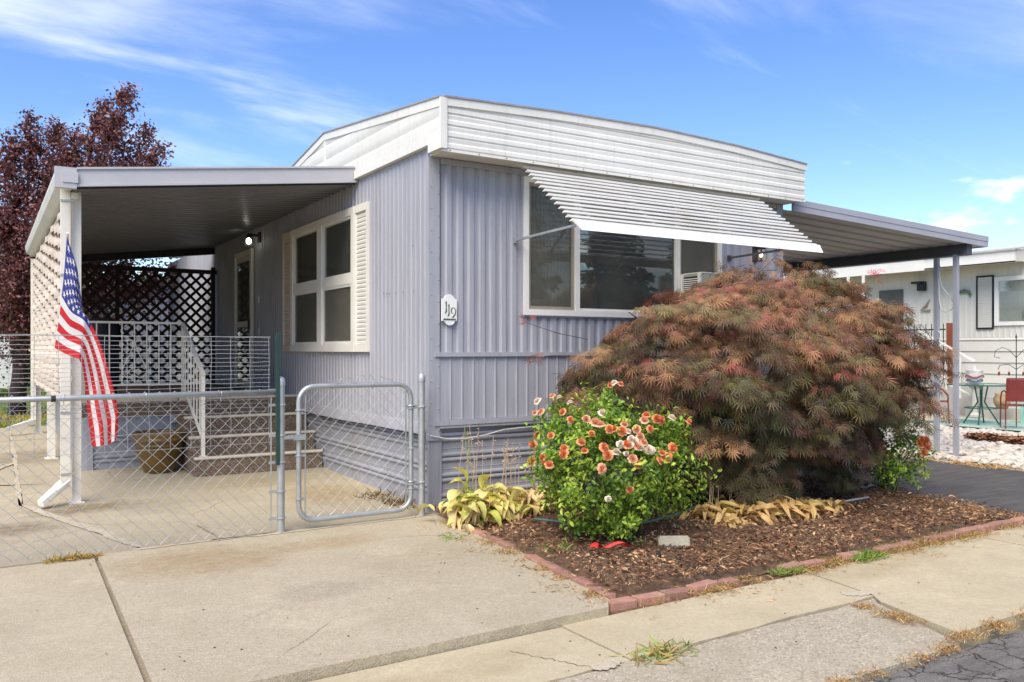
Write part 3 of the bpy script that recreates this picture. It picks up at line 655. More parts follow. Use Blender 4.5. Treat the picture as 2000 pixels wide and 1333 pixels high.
# side double window
w = MB()
y0, y1, z0, z1 = 1.755, 4.005, 1.48, 3.08
w.box(-.05, -.012, y0, y1, z0, z0+.085).box(-.05, -.012, y0, y1, z1-.085, z1).box(-.05, -.012, y0, y0+.085, z0+.0851, z1-.0851).box(-.05, -.012, y1-.085, y1, z0+.0851, z1-.0851).box(-.05, -.012, 2.80, 2.96, z0+.0851, z1-.0851)
w.box(-.044, -.012, y0+.0851, 2.7999, 2.24, 2.33).box(-.044, -.012, 2.9601, y1-.0851, 2.24, 2.33)
sw = w.build('window', SASH, house)
for a, b in ((y0+.0851, 2.7999), (2.9601, y1-.0851)):
    for c, d in ((z0+.0851, 2.2399), (2.3301, z1-.0851)):
        MB().box(-.036, -.004, a, a+.035, c, d).box(-.036, -.004, b-.035, b, c, d).box(-.036, -.004, a+.0351, b-.0351, c, c+.035).box(-.036, -.004, a+.0351, b-.0351, d-.03, d).build('sash', SASH, sw)
        MB().box(-.014, -.010, a+.03, b-.03, c+.03, d-.025).build('pane', GLASS, sw)
        if c < 2: MB().face([(-.022, a+.034, c+.034), (-.022, b-.034, c+.034), (-.022, b-.034, d-.029), (-.022, a+.034, d-.029)]).build('insect_screen', SCREEN, sw)
# inner curtain for the side window
m = MB()
for i in range(14): m.bar((.12+.02*(i % 2), 3.55+.024*i, 1.5), (.12+.02*(i % 2), 3.55+.024*i, 3.05), .026, .004, (1, 0, 0))
m.build('curtain', CURT, house)
# shutters with separate slats
sl = MB().hexa([(-.022, .03, 0), (-.022, .335, 0), (-.006, .335, .012), (-.006, .03, .012), (-.026, .03, .026), (-.026, .335, .026), (-.010, .335, .046), (-.010, .03, .046)])
for (ya, mt, lab) in ((1.388, SHUT, None), (4.006, SHUTL, 'weathered pinkish shutter')):
    s = MB().box(-.045, -.012, ya, ya+.03, z0, z1).box(-.045, -.012, ya+.335, ya+.365, z0, z1).box(-.045, -.012, ya+.0301, ya+.3349, z0, z0+.08).box(-.045, -.012, ya+.0301, ya+.3349, z1-.08, z1).box(-.013, -.0115, ya+.03, ya+.335, z0+.05, z1-.05).build('shutter', mt, house, label=lab)
    sme = sl.mesh('slat', mt)
    n = 30
    for i in range(n): piece('slat', sme, s, (-.004, ya, z0+.082+(z1-z0-.175)*i/n))
# ---- door on the side wall
dr = MB().box(-.03, .0, 6.0, 6.88, .94, 2.98).build('door', simple('door_white', (.55, .54, .50), .5, .05, 4.), house)
MB().box(-.05, -.01, 5.93, 6.0, .92, 3.05).box(-.05, -.01, 6.88, 6.95, .92, 3.05).box(-.05, -.01, 6.0001, 6.8799, 2.98, 3.05).build('frame', WHT, dr)
MB().box(-.041, -.032, 6.10, 6.78, 1.95, 2.88).build('pane', GLASS, dr); MB().box(-.041, -.032, 6.10, 6.78, 1.02, 1.86).build('pane', GLASS, dr)
MB().box(-.06, -.03, 6.06, 6.10, 1.82, 1.98).build('handle', BLACK, dr)
for z in (2.2, 1.72): MB().box(-.022, -.008, 5.62, 5.66, z, z+.11).build('switch_plate', WHT, house)
# cables
m = MB(); pts = []
for i in range(40):
    y = .05+i*.13; pts.append((-.024, y, .705+.010*math.sin(y*1.7)-.012*math.sin(y*.8+1)))
m.tube(pts, .006, 6); m.build('cable', RUBBER, house, smooth=True)
m = MB(); m.tube([(-.02, .0, .72), (.03, -.03, .70), (.2, -.02, .665), (.38, -.02, .66), (.6, -.02, .685), (.8, -.02, .725), (1.2, -.02, .74), (2.2, -.02, .735)], .006, 6); m.build('cable', CABLE, house, smooth=True)

# ---- house number sign (119)
sg = thing('house_number_sign', 'small white enamel plaque reading 119 screwed to front siding', 'sign', (.19, -.03, 1.735))
SX, SZ, SYF = .19, 1.88, -.040
pts = []
hw = .078
def arc(cx_, cz_, r_, a0, a1, n): return [(cx_+r_*math.cos(R(a0+(a1-a0)*i/n)), cz_+r_*math.sin(R(a0+(a1-a0)*i/n))) for i in range(n+1)]
out = [(SX-hw, SZ-.108), ]+[(SX-.062, SZ-.108)]+arc(SX, SZ-.092, .055, 200, 340, 14)+[(SX+.062, SZ-.108), (SX+hw, SZ-.108), (SX+hw, SZ+.098), (SX+.062, SZ+.098)]+arc(SX, SZ+.085, .055, 25, 155, 14)+[(SX-.062, SZ+.098), (SX-hw, SZ+.098)]
m = MB(); n = len(out); m.v += [(x, SYF, z) for x, z in out]+[(x, -.022, z) for x, z in out]; m.f.append(tuple(range(n))); m.mi.append(0); m.f.append(tuple(reversed(range(n, 2*n)))); m.mi.append(0)
for i in range(n): j = (i+1) % n; m.f.append((i, i+n, j+n, j)); m.mi.append(0)
m.build('plaque', SIGNW, sg)
def stroke(pts, ws, y):
    m = MB(); P = []
    for i, (x, z) in enumerate(pts):
        a = Vector(pts[max(i-1, 0)]); b = Vector(pts[min(i+1, len(pts)-1)]); d = (b-a).normalized(); nn = Vector((-d.y, d.x)); w_ = ws[i]/2
        P.append([(x+nn.x*w_, y, z+nn.y*w_), (x-nn.x*w_, y, z-nn.y*w_)])
    m.grid(P); Q = [[(a[0], y+.002, a[2]), (b[0], y+.002, b[2])] for a, b in P]
    for i in range(len(P)-1):
        for k in (0, 1): m.face([P[i][k], P[i+1][k], Q[i+1][k], Q[i][k]])
    return m
def one(cx_, cz_): return stroke([(cx_-.012, cz_+.038), (cx_-.004, cz_+.044), (cx_+.001, cz_+.056), (cx_+.0012, cz_+.03), (cx_, cz_), (cx_+.002, cz_-.035), (cx_-.006, cz_-.05), (cx_-.014, cz_-.06)], [.004, .008, .007, .012, .010, .014, .012, .004], SYF-.002)
one(SX-.035, SZ+.018).build('numeral', OLIVE, sg); one(SX-.006, SZ-.008).build('numeral', OLIVE, sg)
nine = [(SX+.040, SZ-.042), (SX+.028, SZ-.036), (SX+.020, SZ-.022), (SX+.019, SZ-.006), (SX+.025, SZ+.008), (SX+.036, SZ+.015), (SX+.049, SZ+.013), (SX+.060, SZ+.003), (SX+.065, SZ-.012), (SX+.063, SZ-.032), (SX+.055, SZ-.052), (SX+.042, SZ-.068), (SX+.028, SZ-.078)]
stroke(nine, [.004, .008, .011, .011, .009, .006, .006, .007, .009, .010, .012, .012, .010], SYF-.002).build('numeral', OLIVE, sg)
m = MB()
for i in range(9):
    cx_ = SX-.058+.0145*i; m.tube([(cx_+.007*math.cos(t*math.pi/3), SYF-.003, SZ-.094+.006*math.sin(t*math.pi/3)) for t in range(7)], .0022, 5)
m.build('scroll_ornament', BLACK, sg)
ring = [(SX+.058*math.cos(R(a)), -.041, SZ-.096+.055*math.sin(R(a))) for a in range(200, 341, 10)]
MB().tube(ring, .004, 6).build('rim', GALV, sg)

TANS = simple('awning_strap', (.40, .38, .33), .5, .1, 6.)
# ---- window awning
aw = thing('window_awning', 'white slatted metal awning propped out over the front window', 'awning', (2.53, -.2, 3.3))
AX0, AX1 = .89, 4.185
A0 = Vector((0, -.205, 3.262)); A1 = Vector((0, -1.05, 2.60))
ns = 14
slm = MB()
d = (A1-A0).normalized(); nrm = Vector((0, d.z, -d.y))*-1
L = AX1-AX0
for (o0, o1, h) in ((-.021, .021, .016),):
    a = d*o0; b = d*o1; k = Vector((0, 0, 1))*h
    slm.hexa([tuple(a), tuple(Vector((L, 0, 0))+a), tuple(Vector((L, 0, 0))+b), tuple(b), tuple(a+Vector((0, -.012, .012))), tuple(Vector((L, 0, 0))+a+Vector((0, -.012, .012))), tuple(Vector((L, 0, 0))+b+Vector((0, -.006, .016))), tuple(b+Vector((0, -.006, .016)))])
# thin tilted louvre, tilted nearly flat
slm = MB().hexa([(0, .018, -.009), (L, .018, -.009), (L, -.022, -.007), (0, -.022, -.007), (0, .018, -.003), (L, .018, -.003), (L, -.023, .013), (0, -.023, .013)])
sme = slm.mesh('slat', SLATW)
for i in range(ns):
    t = (i+.1)/ns; p = A0.lerp(A1, t); piece('slat', sme, aw, (AX0+random.uniform(-.006, .006), p.y, p.z+random.uniform(-.003, .003)))
m = MB().box(AX0-.02, AX1+.02, -.215, -.180, 3.268, 3.290); m.build('top_rail', SLATW, aw)
m = MB().hexa([(AX0+.03, A1.y-.075, 2.545), (AX1-.03, A1.y-.075, 2.545), (AX1-.03, A1.y-.06, 2.545), (AX0+.03, A1.y-.06, 2.545), (AX0-.01, A1.y-.0, 2.640), (AX1+.01, A1.y-.0, 2.640), (AX1+.01, A1.y+.02, 2.632), (AX0-.01, A1.y+.02, 2.632)])
m.build('valance', SLATW, aw)
for x in (AX0+.33, AX0+1.12, AX0+2.15, AX0+2.95):
    m = MB().bar((x, A0.y+.03, A0.z-.03), (x, A1.y+.035, A1.z-.03), .032, .012, (0, 0, 1)); m.build('support_strap', TANS, aw)
for x, mt in ((AX0+.035, GALV), (AX1-.30, DARK)):
    m = MB().bar((x, A1.y, 2.60), (x, -.05, 2.575), .022, .022); m.box(x-.02, x+.02, -.055, -.02, 2.545, 2.605); m.build('arm', mt, aw)

# ---- air conditioner in the right sash
ac = thing('air_conditioner', 'cream window air conditioner in front window behind the maple', 'air conditioner', (3.40, -.2, 1.95))
MB().box(3.13, 3.68, -.34, -.06, 1.95, 2.34).build('case', simple('ac_case', (.36, .37, .31), .5, .06, 4.), ac)
MB().box(3.12, 3.125, -.30, -.08, 1.98, 2.31).build('grille_recess', BLACK, ac)
for i in range(14): MB().box(3.106, 3.118, -.31, -.07, 1.985+.0225*i, 1.995+.0225*i).build('louvre', WHT, ac)
MB().box(3.10, 3.128, -.345, -.311, 1.95, 2.345).box(3.10, 3.128, -.069, -.045, 1.95, 2.345).box(3.127, 3.69, -.345, -.06, 2.341, 2.352).build('bezel', WHT, ac)

# ---- front lantern (lit) near right corner
ln = thing('wall_lantern', 'black cage lantern glowing warm on front siding beside the awning arm', 'lamp', (4.33, -.12, 2.55))
MB().box(4.29, 4.37, -.035, -.02, 2.56, 2.78).build('backplate', BLACK, ln)
MB().lathe([(.001, .10), (.055, .07), (.06, .045), (.058, .04)], (4.33, -.12, 2.66), 12).bar((4.33, -.03, 2.72), (4.33, -.12, 2.75), .014, .014).build('cap', BLACK, ln)
m = MB()
for a in (45, 135, 225, 315):
    x = 4.33+.055*math.cos(R(a)); y = -.12+.055*math.sin(R(a)); m.tube([(x, y, 2.70), (x, y, 2.555)], .004, 5)
m.tube([(4.33+.055*math.cos(R(a)), -.12+.055*math.sin(R(a)), 2.557) for a in range(45, 406, 90)], .004, 5); m.build('cage', BLACK, ln)
MB().lathe([(.001, .06), (.012, .05), (.018, .03), (.014, .01), (.001, .0)], (4.33, -.12, 2.60), 10).build('bulb', BULBW, ln, smooth=True)

# ---- porch light
plt = thing('porch_light', 'lit globe porch light with dark arm beside the side door', 'lamp', (-.1, 5.66, 3.05))
MB().box(-.03, -.005, 5.55, 5.67, 3.10, 3.25).bar((-.02, 5.61, 3.2), (-.18, 5.61, 3.215), .03, .03).lathe([(.02, 0), (.05, -.03), (.05, -.05), (.02, -.05)], (-.17, 5.61, 3.215), 12).build('arm', BLACK, plt)
MB().lathe([(.04, .05), (.062, .02), (.068, -.02), (.06, -.06), (.04, -.085), (.001, -.09)], (-.17, 5.61, 3.12), 16).build('globe', CLEAR, plt, smooth=True)
MB().lathe([(.02, .05), (.038, .01), (.036, -.03), (.001, -.055)], (-.17, 5.61, 3.12), 12).build('bulb', BULB, plt, smooth=True)

# ================================================================== PORCH
pr = thing('porch_roof', 'grey metal porch roof with ribbed ceiling on left side of home', 'porch roof', (-1.4, 5, 3.0))
YP0, YP1, XP = 1.74, 8.55, -2.78
def pzz(x): return 3.355+(x/2.78)*.335      # ceiling height at x
ribp = [(0, 0), (.028, 0), (.036, .03), (.060, .03), (.068, 0), (.15, 0)]
ribp2 = [(0, .0), (.11, .0), (.122, -.030), (.168, -.030), (.18, 0)]
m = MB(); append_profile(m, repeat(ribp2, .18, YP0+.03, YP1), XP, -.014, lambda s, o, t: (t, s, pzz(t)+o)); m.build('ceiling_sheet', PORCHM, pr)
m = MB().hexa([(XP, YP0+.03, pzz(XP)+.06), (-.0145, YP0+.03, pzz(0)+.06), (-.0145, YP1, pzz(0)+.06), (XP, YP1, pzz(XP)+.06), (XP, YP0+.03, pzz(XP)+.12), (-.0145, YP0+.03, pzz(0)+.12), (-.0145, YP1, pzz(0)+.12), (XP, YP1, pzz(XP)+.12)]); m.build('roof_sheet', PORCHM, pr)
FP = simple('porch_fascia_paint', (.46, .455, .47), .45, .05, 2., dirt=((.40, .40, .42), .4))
def slant(m, x0, x1, y0, y1, d0, d1): return m.hexa([(x0, y0, pzz(x0)+d0), (x1, y0, pzz(x1)+d0), (x1, y1, pzz(x1)+d0), (x0, y1, pzz(x0)+d0), (x0, y0, pzz(x0)+d1), (x1, y0, pzz(x1)+d1), (x1, y1, pzz(x1)+d1), (x0, y1, pzz(x0)+d1)])
m = MB(); slant(m, XP+.02, -.012, YP0-.006, YP0+.012, -.002, .155); slant(m, XP+.02, -.012, YP0-.016, YP0+.02, -.012, .008); slant(m, XP+.02, -.012, YP0-.022, YP0+.03, .148, .166); m.build('front_fascia', FP, pr)
m = MB().box(XP-.16, XP+.019, YP0-.024, YP0+.05, pzz(XP)-.03, pzz(XP)+.16).box(XP-.10, XP+.03, YP0-.034, YP0-.0245, pzz(XP)+.02, pzz(XP)+.12); m.build('gutter_end_cap', FP, pr)
P = []
for y in [YP0+.05+(YP1-YP0)*i/10 for i in range(11)]:
    z = pzz(XP); P.append([(XP+.0, y, z+.15), (XP-.005, y, z-.01), (XP-.06, y, z-.02), (XP-.13, y, z+.04), (XP-.15, y, z+.11), (XP-.15, y, z+.14), (XP-.135, y, z+.14)])
MB().grid(P).build('gutter', simple('gutter_paint', (.64, .63, .58), .5, .06, 3., dirt=((.46, .42, .35), .6)), pr)
m = MB(); slant(m, XP+.05, -.02, YP1-.10, YP1-.01, -.15, -.002); m.build('rear_beam', BLACK, pr)
m = MB(); m.box(XP-.01, XP+.05, YP0+.2, YP1, pzz(XP)-.09, pzz(XP)-.031); m.build('side_beam', POST, pr)
# posts
def post(x, y, zt, lab, w=.07):
    o = MB().box(x-w/2, x+w/2, y-w/2, y+w/2, pz(x, y)-.02, zt).box(x-w/2-.03, x+w/2+.03, y-w/2-.03, y+w/2+.03, pz(x, y)-.02, pz(x, y)+.012).build('porch_post', POST, label=lab, cat='post', group='white porch posts'); return recenter(o)
post(-2.735, 2.06, 3.02, 'white front porch post behind the flag', .075)
post(-2.755, 5.32, 2.95, 'white middle porch post behind tan lattice', .09)
post(-2.755, 8.45, 2.95, 'white far porch post at back end of tan lattice', .08)
ds = thing('downspout', 'white gutter downspout with kicked-out foot beside the front porch post', 'downspout', (-2.82, 2.0, .03))
m = MB().box(-2.875, -2.795, 1.96, 2.03, .30, 3.02); m.build('pipe', POST, ds)
MB().hexa([(-2.875, 1.955, .22), (-2.79, 1.955, .22), (-2.79, 2.035, .22), (-2.875, 2.035, .22), (-2.875, 1.955, .30), (-2.79, 1.955, .30), (-2.79, 2.035, .30), (-2.875, 2.035, .30)]).hexa([(-3.06, 1.90, .06), (-3.02, 1.84, .06), (-2.80, 1.955, .215), (-2.87, 2.025, .22), (-3.07, 1.90, .11), (-3.03, 1.84, .11), (-2.79, 1.955, .275), (-2.875, 2.03, .275)]).build('elbow', POST, ds)
for z in (.32, .9, 2.2, 2.9): MB().box(-2.877, -2.76, 1.952, 1.96, z, z+.02).build('strap', GALV, ds)
d2 = MB().box(-2.86, -2.79, 8.34, 8.40, .36, 2.95).hexa([(-3.2, 8.2, .24), (-3.2, 8.12, .24), (-2.79, 8.33, .32), (-2.86, 8.41, .32), (-3.2, 8.2, .30), (-3.2, 8.12, .30), (-2.79, 8.33, .40), (-2.86, 8.41, .40)]).build('downspout', POST, label='white downspout at the far back corner of the porch', cat='downspout'); recenter(d2)

def lattice(root, mat, org, ud, vd, nd, U, V, sp, w, th, framed=None):
    """diagonal slats as separate objects; org corner, ud,vd unit axes, nd normal"""
    ud, vd, nd = Vector(ud), Vector(vd), Vector(nd); org = Vector(org)
    unitm = MB().box(-.5, .5, -w/2, w/2, -th/2, th/2).mesh('slat', mat)
    for sgn in (1, -1):
        k = -V if sgn > 0 else 0
        k = math.floor(k/sp)*sp
        while k < U+V:
            # line u = k + sgn*v
            if sgn > 0: va, vb = max(0, -k), min(V, U-k); pts_ = lambda v: (k+v, v)
            else: va, vb = max(0, k-U), min(V, k); pts_ = lambda v: (k-v, v)
            if vb-va > .03:
                a = pts_(va); b = pts_(vb); A = org+ud*a[0]+vd*a[1]+nd*(sgn*th*.55); B = org+ud*b[0]+vd*b[1]+nd*(sgn*th*.55)
                xd = (B-A).normalized(); zd = nd; yd = zd.cross(xd); M = Matrix((xd, yd, zd)).transposed().to_4x4(); M.translation = (A+B)/2-wloc(root)
                o = bpy.data.objects.new('slat', unitm); o.matrix_basis = M @ Matrix.Diagonal(((B-A).length, 1, 1, 1)); link(o, root)
            k += sp
ls = thing('brown_lattice_screen', 'dark brown wooden lattice screen across the back of the porch', 'lattice', (-1.35, 8.3, .9))
lattice(ls, BRNL, (-2.68, 8.3, .95), (1, 0, 0), (0, 0, 1), (0, -1, 0), 2.60, 1.88, .185, .046, .010)
MB().box(-2.70, -.02, 8.27, 8.335, 2.83, 2.90).build('top_rail', BRNL, ls)
for x in (-1.62, -.08): MB().box(x-.03, x+.03, 8.262, 8.34, .9, 2.95 if x > -1 else 2.83).build('post', BRNL, ls)
tl = thing('woven_fence_panel', 'tan basket-weave wooden panel closing the left side of the porch', 'fence panel', (-2.78, 5.3, .9))
wm_ = []
for ph in (0, math.pi):
    P = []
    for i in range(85):
        y = 2.14+6.3*i/84; xo = -2.80+.030*math.sin(2*math.pi*(y-2.14)/1.05+ph); P.append([(xo+.005, y, .003), (xo-.007, y, .0), (xo-.010, y, .034), (xo-.007, y, .068), (xo+.005, y, .065)])
    wm_.append(MB().grid(P).mesh('slat', TANL, wloc(tl)))
for i in range(27): piece('slat', wm_[i % 2], tl, (random.uniform(-.004, .004), 0, .985+.0715*i-.9+.9), (0, 0, 0), world=False)
for y in [2.14+.525*k for k in range(13)]: MB().box(-2.812, -2.79, y-.012, y+.012, .96, 2.94).build('batten', TANL, tl)
MB().box(-2.83, -2.775, 2.10, 2.135, .94, 2.95).build('end_post', TANL, tl)
# deck
DZ = .91
dk = thing('porch_deck', 'raised porch deck with brown carpet edge and lavender ribbed skirt', 'deck', (-1.3, 6, 0))
MB().box(-2.52, -.06, 4.06, 8.5, DZ-.10, DZ-.004).box(-1.46, -.0605, 3.88, 4.0599, DZ-.10, DZ-.004).build('deck_boards', CARPET, dk)
MB().box(-2.53, -1.40, 4.03, 4.06, .70, DZ).build('edge_apron', CARPET, dk); MB().box(-2.54, -1.45, 4.0, 4.03, DZ-.035, DZ+.006).build('edge_nosing', NOSE, dk)
m = MB(); append_profile(m, skirt_prof(.05, .70, (.20, .44)), -2.45, -1.42, lambda s, o, t: (t, 4.07-o, s)); m.build('skirt', LAVD, dk)
MB().box(-2.53, -2.40, 4.035, 4.09, .05, .715).build('skirt_trim', LAV, dk); MB().box(-1.55, -1.40, 4.035, 4.05, .60, .69).build('skirt_trim', LAV, dk)
MB().box(-2.5, -2.46, 4.06, 8.5, .1, DZ-.1).build('side_skirt', LAVD, dk)
st = thing('entry_steps', 'four brown carpeted steps with cream nosings up to the porch', 'steps', (-.75, 3.4, .06))
for i in range(4):
    zt = .27+.213*i; ya = 2.98+.28*i; yb = ya+.28 if i < 3 else 3.878
    xr = -.012 if i > 2 else .028
    s = MB().box(-1.47, xr-.002*i, ya, 4.02 if i < 3 else 3.879, zt-.213 if i else .0, zt).build('step', CARPET, st)
    MB().tube([(-1.475, ya-.004, zt-.008), (xr, ya-.004, zt-.008)], .017, 10).box(-1.475, xr-.003, ya, ya+.04, zt+.001, zt+.010).build('nosing', NOSE, s)

# railing
rl = thing('porch_railing', 'white wrought metal porch railing with scroll heart and stair handrail', 'railing', (-1.9, 4.0, DZ))
RY = 4.02; RX0, RX1 = -2.50, -1.40; RT, RB = 1.83, 1.08
MB().bar((RX0, RY, RT), (RX1, RY, RT), .045, .025).build('top_rail', RAILW, rl); MB().bar((RX0, RY, RB), (RX1, RY, RB), .03, .02).build('bottom_rail', RAILW, rl)
for x in (RX0, RX1): MB().box(x-.016, x+.016, RY-.016, RY+.016, DZ, RT-.013).build('post', RAILW, rl)
nb = 8
for i in range(1, nb): x = RX0+(RX1-RX0)*i/nb; MB().box(x-.007, x+.007, RY-.007, RY+.007, RB+.01, RT-.013).build('baluster', RAILW, rl)
def flat_scroll(cx_, z0_, z1_, y, w_, parent):
    for sg_ in (-1, 1):
        pts_ = []
        for i in range(19):           # lower curl -> up to top curl
            t = i/18; pts_.append((cx_+sg_*(.035+.075*math.cos(R(-200+300*t)) if False else 0), y, 0))
        pts_ = [(cx_+sg_*(.05+.028*math.cos(R(a))), y, z0_+.07+.028*math.sin(R(a))) for a in range(180, -91, -30)][::-1]
        low = [(cx_+sg_*q, y, z) for q, z in ((.012, z0_+.075), (.03, z0_+.10), (.055, z0_+.095), (.06, z0_+.07), (.04, z0_+.055))]
        body = [(cx_+sg_*q, y, z) for q, z in ((.012, z0_+.085), (.035, z0_+.108), (.06, z0_+.095), (.062, z0_+.06), (.045, z0_+.045))]
        out_ = [(cx_+sg_*q, y, z) for q, z in ((.012, z0_+.03), (.05, z0_), (.10, z0_+.015), (w_, z0_+.06), (w_+.006, z0_+.10), (w_-.02, z0_+.17), (.06, z0_+.27), (.02, z0_+.37), (.008, z0_+.41), (.02, z0_+.45), (.05, z0_+.465), (.075, z0_+.45), (.08, z0_+.425), (.06, z0_+.41))]
        MB().tube(out_, .006, 6).tube(body, .006, 6).build('scroll', RAILW, parent, smooth=True)
flat_scroll(RX0+(RX1-RX0)*.5, 1.16, 1.6, RY-.01, .13, rl)
# stair handrail on the left of steps
hp = Vector((-1.36, 3.06, .27)); HT = Vector((-1.38, 3.06, 1.22)); HU = Vector((RX1, RY, RT))
MB().box(-1.38, -1.34, 3.04, 3.08, .27, 1.21).box(-1.40, -1.32, 3.02, 3.10, .272, .285).build('newel_post', RAILW, rl)
MB().bar((-1.36, 3.03, 1.21), HU, .045, .028).build('handrail', RAILW, rl); MB().bar((-1.36, 3.08, .48), (RX1, RY, 1.08), .025, .02).build('stair_bottom_rail', RAILW, rl)
for i in range(1, 7):
    t = i/7; MB().bar(Vector((-1.36, 3.06, .48)).lerp(Vector((RX1, RY, 1.08)), t), Vector((-1.36, 3.06, 1.19)).lerp(HU, t), .013, .013, (1, 0, 0)).build('baluster', RAILW, rl)

# pot
pt = thing('plant_pot', 'large olive brown glazed plant pot in front of the deck skirt', 'pot', (-1.74, 3.58, .068))
pc = (-1.74, 3.58, .066)
MB().lathe([(.001, 0), (.16, 0), (.175, .02), (.225, .15), (.255, .28), (.262, .31), (.272, .315), (.27, .335), (.262, .34), (.268, .36)], pc, 40).build('body', POT, pt, smooth=True)
MB().lathe([(.262, .355), (.292, .365), (.300, .39), (.292, .41), (.283, .415), (.29, .43), (.296, .455), (.288, .475), (.262, .478), (.25, .45), (.24, .36), (.2, .34), (.001, .335)], pc, 40).build('rim', POT, pt, smooth=True)
# dark covered object behind the railing
bc = thing('covered_grill', 'dark blue fabric cover over a grill behind the porch railing', 'grill', (-2.22, 5.2, DZ))
m = MB(); P = []
for z, a, b in ((0, .22, .2), (.3, .24, .22), (.62, .23, .2), (.80, .26, .2), (.93, .22, .16), (1.0, .10, .08), (1.01, .001, .001)):
    P.append([(-2.22+(a+.02*math.sin(7*t+z*9))*math.cos(2*math.pi*t/24), 5.2+(b+.02*math.sin(5*t))*math.sin(2*math.pi*t/24), DZ+z) for t in range(25)])
m.grid(P); m.build('cover', BLUECL, bc, smooth=True)

# ================================================================== FLAG
fl = thing('flag', 'stars and stripes flag hanging from a short pole on porch post', 'flag', (-2.8, 1.95, 1.55))
r_ax = Vector((.846, -.533, 0)); d_ax = Vector((.533, .846, 0)); C0 = Vector((CAMX, CAMY, CAMZ)); FPX = 1636.
def cam_pt(x, y, D): return C0+r_ax*((x-1000)/FPX*D)+d_ax*D+Vector((0, 0, -(y-684)/FPX*D))
def interp(tab, v):
    for (a, pa), (b, pb) in zip(tab, tab[1:]):
        if a <= v <= b:
            t = (v-a)/(b-a); return tuple(pa[i]+(pb[i]-pa[i])*t for i in range(len(pa)))
    return tab[-1][1]
TOPE = [(0, (130, 462, 7.20)), (.15, (152, 525, 7.20)), (.30, (168, 582, 7.22)), (.42, (183, 632, 7.24)), (.6, (206, 700, 7.26)), (.78, (223, 763, 7.28)), (.9, (232, 805, 7.3)), (1., (229, 856, 7.3))]
BOTE = [(0, (106, 680, 7.24)), (.16, (128, 692, 7.20)), (.32, (154, 702, 7.16)), (.42, (161, 715, 7.22)), (.6, (167, 765, 7.30)), (.78, (171, 812, 7.32)), (1., (179, 872, 7.32))]
def flagpt(u, v):
    F = min(1, max(0, (v-.10)/.45)); F = F*F*(3-2*F); uf = .46      # the upper stripes fold away behind
    s_ = (1-F)*u+F*((u-uf)/(1-uf) if u > uf else (uf-u)/(1-uf)*.9); back = F*max(0, (uf-u)/uf)
    a = Vector(interp(TOPE, v)); b = Vector(interp(BOTE, v)); p = a.lerp(b, s_)
    bow = math.sin(math.pi*s_); p.x += bow*(3-14*v*(1-v)); p.y += bow*(-10*v*(1-v)*2+6*v)
    D = p.z+.04*math.sin(s_*7+v*5.5+.6)*(.25+.75*v)+.03*math.sin(s_*13-v*4)*v-.05*bow*(.4+v*.3)+.10*min(1, back*4)
    return cam_pt(p.x, p.y, D)
NU, NV = 52, 60
m = MB(); m.v = [tuple(flagpt(i/NU, j/NV)) for i in range(NU+1) for j in range(NV+1)]
for i in range(NU):
    for j in range(NV):
        m.f.append((i*(NV+1)+j, (i+1)*(NV+1)+j, (i+1)*(NV+1)+j+1, i*(NV+1)+j+1)); u = (i+.5)/NU; v = (j+.5)/NV
        stp = int(u*13); m.mi.append(2 if (u < 7/13 and v < .4) else (0 if stp % 2 == 0 else 1))
cloth = m.build('cloth', [FLAGR, FLAGW, FLAGB], fl, smooth=True)
m = MB()
for row in range(9):
    for c in range(6 if row % 2 == 0 else 5):
        uc = (row+1)/10*7/13; vc = ((2*c+1 if row % 2 == 0 else 2*c+2))/12*.4
        for side in (-1, 1):
            P = []
            for q in range(10):
                a = R(90+36*q); rr_ = .020 if q % 2 == 0 else .0082
                P.append((uc-rr_*math.sin(a)*1.75, vc+rr_*math.cos(a)*1.05))
            e = .004
            def off(u, v):
                u = max(.0005, min(.9995, u)); v = max(.0005, min(.9995, v)); p = flagpt(u, v); n_ = (flagpt(u+.0004, v)-p).cross(flagpt(u, v+.0004)-p).normalized(); return p+n_*(.003*side)
            ctr = off(uc, vc); ring_ = [off(*q) for q in P]
            for q in range(10): m.face([ctr, ring_[q], ring_[(q+1) % 10]])
m.build('stars', FLAGW, fl)
tip = flagpt(0.0, 0.0)
MB().tube([(-2.79, 1.95, 1.60), tuple(tip+Vector((.005, -.005, .03)))], .011, 8).build('pole', POST, fl); MB().box(-2.80, -2.75, 1.94, 2.02, 1.55, 1.66).build('bracket', GALV, fl)

# ================================================================== CHAIN LINK FENCE
FY = -.125
fe = thing('chain_link_fence', 'galvanised chain link fence panel with top rail left of the gate', 'fence', (-2.7, FY, 0))
GX = -1.42
def post_tube(m, x, y, zt, r=.031): m.tube([(x, y, -.02), (x, y, zt)], r, 16); m.lathe([(r+.004, -.03), (r+.005, .0), (r+.001, .02), (r*.7, .04), (.001, .05)], (x, y, zt), 16)
def chain(x0, x1, z0, z1, y, w=.054, h=.053, r=.0024):
    m = MB(); n = int((x1-x0)/w); k = int((z1-z0)/h)
    for i in range(n):
        pts_ = []
        for j in range(k+1):
            left = (j+i) % 2 == 0
            pts_.append((x0+(i if left else i+1)*w+random.uniform(-.003, .003), y+(.004 if left else -.004), z0+j*h+random.uniform(-.002, .002)))
        m.tube(pts_, r, 4, cap=False)
    return m
m = chain(-4.4, -1.49, .015, 1.20, FY); m.build('chain_link_mesh', WIRE, fe, kind='stuff')
MB().tube([(-4.6, FY-.02, 1.150), (-3.0, FY-.02, 1.152), (GX-.03, FY-.012, 1.158)], .021, 12).build('top_rail', GALV, fe, smooth=True)
m = MB(); post_tube(m, -4.62, FY, 1.20, .03); m.build('line_post', GALV, fe, auto=True)
m = MB(); post_tube(m, GX, FY, 1.235, .031); m.build('latch_post', GALV, fe, auto=True)
